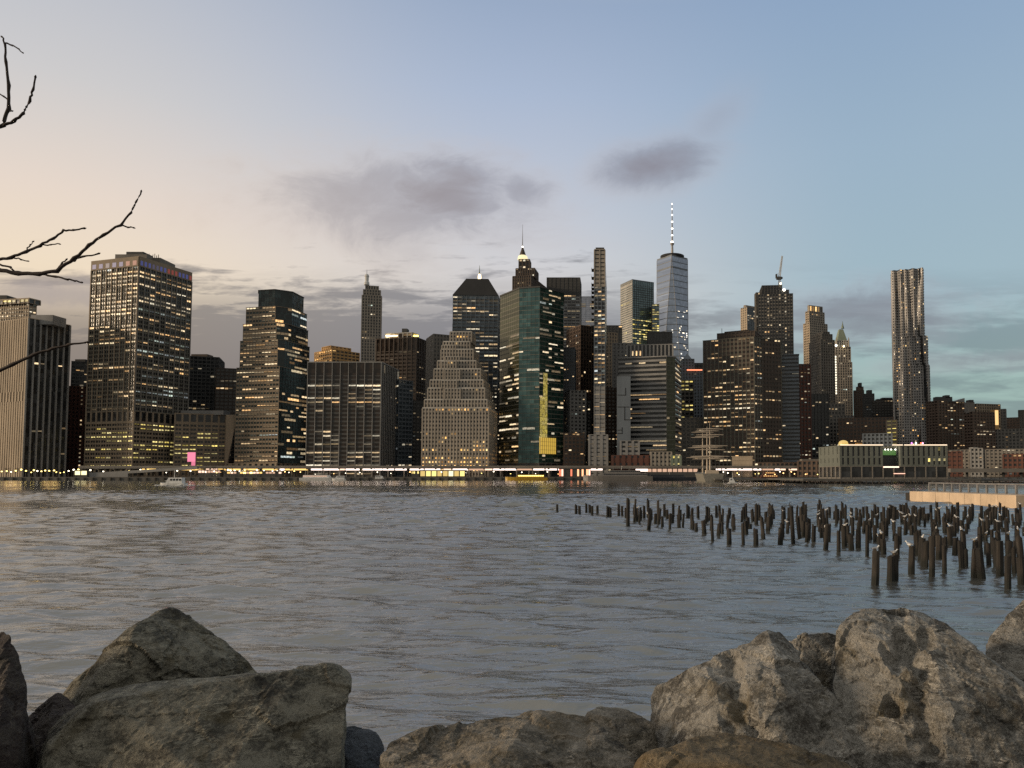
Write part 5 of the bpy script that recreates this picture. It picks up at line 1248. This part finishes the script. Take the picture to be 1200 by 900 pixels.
for i in range(14):
    mb = MB(); x = L2 * i / 13; mb.box(x - .14, x + .14, 3.3, 3.55, zr_, zr_ + 1.30); mb.build('rail_post', rail, je)
mb = MB(); mb.box(-.1, L2 + .1, 3.3, 3.55, zr_ + 1.31, zr_ + 1.50); mb.box(-.1, L2 + .1, 3.38, 3.46, zr_ + .12, zr_ + .2); mb.build('rail_beam', rail, je)
mb = MB()
for k in range(5): mb.box(0, L2, 3.41, 3.43, zr_ + .35 + k * .19, zr_ + .375 + k * .19)
mb.build('rail_wire', rail, je)
mb = MB(); mb.box(L2 * .85, L2 + .1, 3.28, 3.57, zr_ + 1.51, zr_ + 1.58); mb.build('blue_rail_light', glow_mat('rail_blue', (.45, .75, 1), 1.1), je)

# ------------------------------------------------------------------ boulders of the near bank
def rock_mat(name, dark, mid_, light, lichen, seed):
    m, t, b = mat_new(name); p = wpos(t); o = t.nodes.new('ShaderNodeVectorMath'); t.links.new(p.k, o.inputs[0]); o.inputs[1].default_value = (seed * 3.1, seed * 1.7, seed)
    p = V(t, o.outputs[0])
    st = t.nodes.new('ShaderNodeMapping'); t.links.new(p.k, st.inputs[0]); st.inputs['Rotation'].default_value = (.5, .35, .2 * seed); st.inputs['Scale'].default_value = (1.0, 1.0, 3.6)
    big = noi(t, p, 1.9, 8, .62, .5); lay = noi(t, V(t, st.outputs[0]), 2.6, 9, .68, 1.1); grain = noi(t, p, 60, 4, .8); mott = noi(t, p, 15, 7, .75, .5)
    f = mth(t, 'ADD', mth(t, 'MULTIPLY', big, .30), mth(t, 'ADD', mth(t, 'MULTIPLY', lay, .26), mth(t, 'ADD', mth(t, 'MULTIPLY', mott, .27), mth(t, 'MULTIPLY', grain, .24))))
    c = ramp(t, f, [(.45, dark), (.50, mid_), (.57, light)])
    c = mix(t, mth(t, 'MULTIPLY', ss(t, noi(t, p, 2.7, 6, .6, .3), .52, .66), .55), c, lichen)
    v_ = mth(t, 'ABSOLUTE', mth(t, 'SUBTRACT', noi(t, V(t, st.outputs[0]), 2.0, 7, .62, 1.6), .5))
    vein = mth(t, 'MULTIPLY', ss(t, v_, .022, .003), ss(t, noi(t, p, 4, 4), .45, .62))
    c = mix(t, mth(t, 'MULTIPLY', vein, .85), c, tuple(min(1, q * 1.7) for q in light[:3]) + (1,))
    spots = ss(t, noi(t, p, 15, 7, .78), .57, .64); c = mix(t, mth(t, 'MULTIPLY', spots, .5), c, tuple(min(1, q * 1.6) for q in light[:3]) + (1,))
    stain = ss(t, noi(t, p, 2.1, 7, .68, 1.2), .58, .65); c = mix(t, mth(t, 'MULTIPLY', stain, .7), c, (.012, .010, .008, 1))
    t.links.new(c.k, b.inputs['Base Color']); b.inputs['Roughness'].default_value = .82
    h = mth(t, 'ADD', mth(t, 'MULTIPLY', noi(t, p, 20, 8, .7, .3), .42), mth(t, 'ADD', mth(t, 'MULTIPLY', lay, .7), mth(t, 'MULTIPLY', grain, .24)))
    bp = t.nodes.new('ShaderNodeBump'); bp.inputs['Strength'].default_value = 1; bp.inputs['Distance'].default_value = .085
    t.links.new(h.k, bp.inputs['Height']); t.links.new(bp.outputs[0], b.inputs['Normal']); return m
RM = dict(
    olive=rock_mat('olive_grey_rock', (.030, .027, .020, 1), (.095, .088, .066, 1), (.26, .24, .185, 1), (.095, .072, .026, 1), 1),
    brown=rock_mat('brown_rock', (.030, .026, .019, 1), (.115, .098, .068, 1), (.28, .24, .185, 1), (.10, .07, .028, 1), 2),
    warm=rock_mat('tan_rock', (.055, .046, .034, 1), (.122, .112, .092, 1), (.34, .315, .27, 1), (.17, .128, .06, 1), 3),
    ochre=rock_mat('ochre_rock', (.035, .022, .009, 1), (.115, .086, .046, 1), (.22, .165, .095, 1), (.17, .095, .02, 1), 4),
    slate=rock_mat('slate_rock', (.010, .012, .016, 1), (.030, .036, .046, 1), (.085, .095, .11, 1), (.03, .018, .03, 1), 5),
    shade=rock_mat('dark_rock', (.010, .008, .006, 1), (.032, .020, .02, 1), (.075, .062, .05, 1), (.035, .022, .014, 1), 6))
import bmesh
def rock(label, pts, m, seed, vox=.022, amp=.10, chip=.9, back=.9, down=1.0, dents=()):
    """pts: (photo x, photo y, distance) of the ridges one sees; the hull is closed behind and below"""
    P = [at(*q) for q in pts]; c = sum(P, Vector()) / len(P)
    ext = [Vector((p.x * (1 + back / p.y), p.y + back, p.z - .30 + (p.z - 4.2) * back / p.y)) for p in P] + [Vector((p.x * (1 + .15 / p.y), p.y + .15, min(p.z - .4, c.z - down))) for p in P]
    P = [c + (p - c) * 1.045 for p in P]
    bm = bmesh.new()
    for p in P + ext: bm.verts.new(p)
    bmesh.ops.convex_hull(bm, input=bm.verts); 
    bmesh.ops.delete(bm, geom=[v for v in bm.verts if not v.link_faces], context='VERTS')
    bmesh.ops.triangulate(bm, faces=bm.faces)
    me = bpy.data.meshes.new('hull'); bm.to_mesh(me); bm.free(); o = bpy.data.objects.new('boulder', me); C.objects.link(o)
    r = o.modifiers.new('r', 'REMESH'); r.mode = 'VOXEL'; r.voxel_size = vox
    sm = o.modifiers.new('s', 'SMOOTH'); sm.iterations = 0; sm.factor = .5
    bpy.context.view_layer.update(); dg = bpy.context.evaluated_depsgraph_get(); me2 = bpy.data.meshes.new_from_object(o.evaluated_get(dg)); o.modifiers.clear(); o.data = me2; bpy.data.meshes.remove(me)
    n = len(me2.vertices); co_ = np.empty(n * 3, np.float32); me2.vertices.foreach_get('co', co_); no = np.empty(n * 3, np.float32); me2.vertices.foreach_get('normal', no)
    co_, no = co_.reshape(-1, 3), no.reshape(-1, 3)
    rp = np.random.RandomState(seed * 11 + 3); span = float(np.ptp(co_, axis=0).mean()); d0 = co_.copy()
    for k in range(26):            # flat fracture planes split off the block
        nv_ = rp.normal(size=3); nv_[1] = -abs(nv_[1]) if rp.rand() < .7 else nv_[1]; nv_[2] = abs(nv_[2]) if rp.rand() < .7 else nv_[2]; nv_ /= np.linalg.norm(nv_)
        pj = co_ @ nv_; over = np.maximum(0, pj - (pj.max() - rp.uniform(.012, .055) * span)); co_ = co_ - nv_[None, :] * (over * .94)[:, None]
    me2.vertices.foreach_set('co', co_.astype(np.float32).ravel()); me2.update(); no = np.empty(n * 3, np.float32); me2.vertices.foreach_get('normal', no); no = no.reshape(-1, 3)
    off = Vector((seed * 13.7, seed * 5.1, seed * 2.3)); d = np.empty(n, np.float32)
    rot = Matrix.Rotation(.5 + seed * .8, 3, Vector((.3, 1, .2)).normalized())
    for i in range(n):
        p = Vector(co_[i]) + off; q = rot @ p
        # broken planes: cellular facets, then layered ridges, then grit
        a = 0.0
        for k, sc_, wt in ((0, .85, .40), (1, 2.1, .26), (2, 6.0, .15)):
            ps = (q if k else p) * sc_; ds, cp = mnoise.voronoi(ps); c0 = cp[0]; e1 = ds[1] - ds[0]
            nv = mnoise.noise_vector(c0 * 5.13)
            a += wt * ((ps - c0).dot(nv) * 1.5 + mnoise.noise(c0 * 3.7) * .75 - max(0, .10 - e1) * 2.2 * chip)
        a += mnoise.fractal(p * 1.3, 1.0, 2.1, 3) * .10 + mnoise.ridged_multi_fractal(Vector((q.x * 1.6, q.y * 1.6, q.z * 4.2)), .9, 2.1, 5, 1.0, 2.0) * .14 - .12
        a += mnoise.fractal(p * 9.0, .7, 2.2, 4) * .08
        d[i] = a
    d *= amp
    for (dx_, dy_, dr, dd) in dents:      # hollows and clefts one sees in the stone
        a_, b_ = ray(dx_, dy_); uu = co_[:, 0] / co_[:, 1] - a_; vv = (co_[:, 2] - CZ) / co_[:, 1] - b_; q2 = np.sqrt(uu * uu + vv * vv) / (dr / F)
        d -= np.where(no[:, 1] < .35, dd * np.clip(1.25 - q2 + .25 * np.sin(uu * 160 + vv * 90), 0, 1) ** .7, 0)
    co_ += no * d[:, None]; me2.vertices.foreach_set('co', co_.ravel())
    me2.polygons.foreach_set('use_smooth', np.zeros(len(me2.polygons), dtype=bool)); me2.update()
    cen = co_.mean(0); me2.transform(Matrix.Translation(-Vector(cen))); o.location = cen; me2.materials.clear(); me2.materials.append(RM[m])
    tag(o, label, 'boulder', 'boulders along the near bank'); return o
rock('dark steep boulder cut off by the edge of the picture beside the peaked one', [(-60, 720, 5.2), (-2, 738, 5.0), (12, 748, 4.9), (24, 786, 4.8), (36, 838, 4.7), (38, 868, 4.6), (20, 884, 4.5), (-60, 900, 4.4), (-120, 800, 4.8)], 'shade', 1)
rock('peaked dark boulder behind the long flat slab', [(38, 822, 6.3), (82, 778, 6.4), (118, 746, 6.5), (150, 721, 6.5), (178, 710, 6.6), (206, 715, 6.7), (243, 741, 6.8), (277, 768, 6.8), (300, 790, 6.8), (160, 750, 6.1), (150, 806, 5.9), (90, 830, 5.8), (250, 800, 6.3)], 'olive', 2, .018)
rock('low reddish brown boulder wedged under the long flat slab', [(8, 890, 5.2), (40, 815, 5.7), (75, 800, 5.7), (100, 830, 5.4), (70, 900, 5.0), (10, 930, 5.0)], 'shade', 3, .018)
rock('long flat topped slab of layered olive rock lying across the foreground corner', [(66, 818, 5.0), (100, 811, 5.1), (200, 802, 5.25), (320, 790, 5.35), (392, 781, 5.4), (401, 790, 5.35), (398, 830, 5.2), (392, 905, 4.9), (345, 800, 5.0), (340, 930, 4.6), (50, 880, 4.6), (38, 930, 4.5), (60, 835, 4.7)], 'olive', 4, .020, .07, .6)
rock('small blue black boulder between the long slab and the low rounded rock', [(390, 850, 5.8), (415, 846, 5.9), (440, 852, 5.9), (448, 868, 5.8), (446, 910, 5.5), (392, 915, 5.4)], 'slate', 5, .018, .05)
rock('broad low grey brown boulder at the bottom middle with pale veins', [(436, 893, 4.9), (470, 868, 5.1), (540, 843, 5.3), (622, 830, 5.4), (688, 837, 5.3), (716, 858, 5.1), (745, 884, 4.9), (770, 920, 4.6), (600, 880, 4.6), (440, 930, 4.5), (600, 940, 4.3)], 'brown', 6, .020)
rock('small grey brown boulder tucked behind the broad low one', [(688, 836, 5.7), (702, 828, 5.9), (735, 828, 5.9), (768, 848, 5.8), (784, 864, 5.7), (770, 905, 5.4), (700, 900, 5.4)], 'brown', 7, .020, .06)
rock('low ochre boulder lying in front of the pale angular one', [(746, 884, 4.7), (790, 866, 4.8), (850, 860, 4.9), (930, 872, 4.8), (1000, 892, 4.7), (1030, 930, 4.5), (850, 920, 4.3), (750, 930, 4.4)], 'ochre', 8, .020, .07)
rock('pale angular boulder with a notched crest next to the largest one', [(770, 800, 5.7), (775, 784, 5.75), (790, 773, 5.8), (836, 770, 5.85), (862, 750, 5.95), (900, 741, 6.0), (926, 754, 5.95), (955, 780, 5.8), (985, 830, 5.6), (1012, 880, 5.3), (1020, 930, 5.1), (780, 845, 5.4), (800, 870, 5.2), (900, 800, 5.3), (880, 900, 4.95)], 'warm', 9, .022, dents=((853, 778, 16, .09), (860, 808, 14, .10), (868, 838, 18, .10), (885, 860, 14, .07)))
rock('tan boulder glimpsed between the pale angular one and the largest one', [(915, 752, 6.7), (950, 742, 6.8), (980, 740, 6.8), (1000, 752, 6.8), (1000, 860, 6.3), (930, 850, 6.3)], 'warm', 10, .018)
rock('largest boulder, tall and tan with dark holes and a cleft top', [(983, 800, 5.6), (984, 736, 5.8), (996, 716, 5.9), (1020, 704, 5.95), (1048, 706, 6.0), (1090, 710, 6.0), (1130, 724, 5.9), (1158, 750, 5.8), (1200, 785, 5.6), (1260, 830, 5.3), (1290, 930, 5.0), (1010, 880, 5.2), (1015, 940, 5.0), (1050, 760, 5.5), (1150, 850, 5.0)], 'warm', 11, .024, .10, dents=((1060, 762, 20, .16), (1082, 752, 11, .09), (1080, 790, 17, .11), (1072, 808, 12, .09), (1043, 828, 11, .12), (1076, 832, 13, .10), (1084, 862, 15, .12), (1092, 880, 12, .1), (1050, 705, 13, .10)))
rock('grey tan boulder at the picture edge behind the largest one', [(1158, 748, 6.9), (1180, 722, 7.0), (1202, 702, 7.1), (1260, 690, 7.1), (1330, 740, 7.0), (1330, 830, 6.6), (1170, 800, 6.6)], 'warm', 12, .026)
# more of the same bank to either side and underfoot, where a step aside would show them
rock('brown boulder out at the end of the rocks past the picture edge', [(1300, 760, 6.0), (1360, 730, 6.2), (1440, 750, 6.1), (1470, 880, 5.6), (1300, 900, 5.4)], 'brown', 13, .04)
rock('round grey boulder far along the rocks past the picture edge', [(1470, 800, 6.6), (1540, 770, 6.8), (1640, 790, 6.7), (1660, 900, 6.2), (1480, 920, 6.0)], 'warm', 14, .04)
rock('dark boulder farther along the rocks on the sunset side', [(-330, 760, 6.2), (-260, 730, 6.4), (-150, 745, 6.3), (-110, 840, 5.9), (-300, 900, 5.6)], 'shade', 15, .04)
rock('low olive boulder beyond the steep dark one', [(-560, 780, 6.6), (-470, 750, 6.8), (-360, 770, 6.7), (-350, 880, 6.1), (-540, 900, 6.0)], 'olive', 16, .04)
mb = MB(); N = 60
for i in range(N + 1):
    for j in range(N + 1):
        x, y = -12 + 24 * i / N, -1.5 + 12.5 * j / N; z = 2.2 - max(0, y - 2.5) * .42; z = max(z, -1.2)
        mb.v.append((x, y, z + .28 * mnoise.fractal(Vector((x, y, 0)) * 1.1, 1, 2, 4)))
for i in range(N):
    for j in range(N): a = i * (N + 1) + j; mb.f.append([a, a + N + 1, a + N + 2, a + 1])
struct(mb.build('shore', RM['shade'], None, True))

# ------------------------------------------------------------------ bare twigs reaching in from a tree beside the camera
bark = plain('twig_bark', (.030, .020, .016), .85)
tr = empty('bare_tree', at(-190, 760, 3.4) * 1.0, 'bare tree whose dark budded twigs reach in over the skyline', 'tree'); tr.location.z = 2.0
O = Vector(tr.location); DT = 3.3
def twig(paths, name='branch'):
    mb = MB(); rr_ = random.Random(len(paths) * 7)
    for pts, r0, r1 in paths:
        q = [at(x, y, DT + dd) - O for x, y, dd in [(p + (0,))[:3] for p in pts]]; fine_ = []
        for i in range(len(q) - 1):
            for k in range(4): u = k / 4; fine_.append(q[i].lerp(q[i + 1], u) + Vector((rr_.gauss(0, .0016), rr_.gauss(0, .002), rr_.gauss(0, .0016))))
        fine_.append(q[-1]); m = len(fine_)
        mb.tube(fine_, [(r0 + (r1 - r0) * i / (m - 1)) * (1.0 + (.35 if i % 4 == 0 and i else 0)) * DT / F for i in range(m)], 7)
        e = fine_[-1]; s = r1 * 1.6 * DT / F; d_ = (fine_[-1] - fine_[-2]).normalized(); mb.tube([e - d_ * s, e, e + d_ * s * 1.6], [r1 * .8 * DT / F, s, s * .2], 6)
    mb.build(name, bark, tr, True)
twig([([(-190, 420), (-120, 250), (-60, 175), (-8, 152), (4, 147), (9, 127), (10.5, 100), (7, 72), (6, 52), (2, 43)], 3.1, .8), ([(4, 148), (16, 142), (28, 132), (35, 118), (39, 105), (41.5, 90)], 1.8, .9),
      ([(6.5, 50), (14, 53), (21, 57), (27, 62)], 1.0, .6), ([(10, 118), (5, 113), (-4, 108)], 1.0, .7), ([(9, 131), (14, 130)], .8, .7)])
twig([([(-190, 480), (-110, 370), (-50, 325), (-5, 316), (20, 320), (45, 321), (66, 317), (88, 303), (105, 287), (122, 275), (142, 264), (153, 249), (160, 237), (165.5, 224)], 3.1, .7),
      ([(48, 321), (64, 324), (80, 327), (88, 329), (96, 331)], 1.3, .8), ([(84, 306), (97, 301), (116, 297)], 1.2, .8), ([(66, 317), (72, 308), (78, 304)], 1.0, .7), ([(142, 264), (150, 266), (157, 267)], 1.0, .7),
      ([(-30, 318), (-5, 305), (14, 302), (30, 295), (48, 288), (62, 279), (75, 270), (86, 270), (99, 267.5)], 1.9, .9), ([(50, 287), (60, 287), (70, 286)], .9, .6), ([(14, 302), (24, 304), (33, 306)], .9, .6), ([(30, 295), (36, 287), (39, 283)], .8, .6), ([(0, 310), (12, 313), (20, 320)], 1.2, 1.0)])
tw = random.Random(4)
twig([([(-190, 560), (-90, 478), (-10, 439), (15, 427), (40, 416), (62, 408), (82, 404), (103, 401)], 2.5, 1.0)])
mb = MB(); mb.tube([(0, 0, -.3), (.03, 0, 1), (-.02, 0, 2.4), (.05, .05, 4.2)], [.085, .07, .05, .02], 10)
for y_ in (420, 480, 560): mb.tube([(0, 0, max(.2, (at(-190, y_, DT) - O).z - .5)), at(-190, y_, DT) - O], [.03, 5 * DT / F], 8)
mb.build('trunk', bark, tr, True)
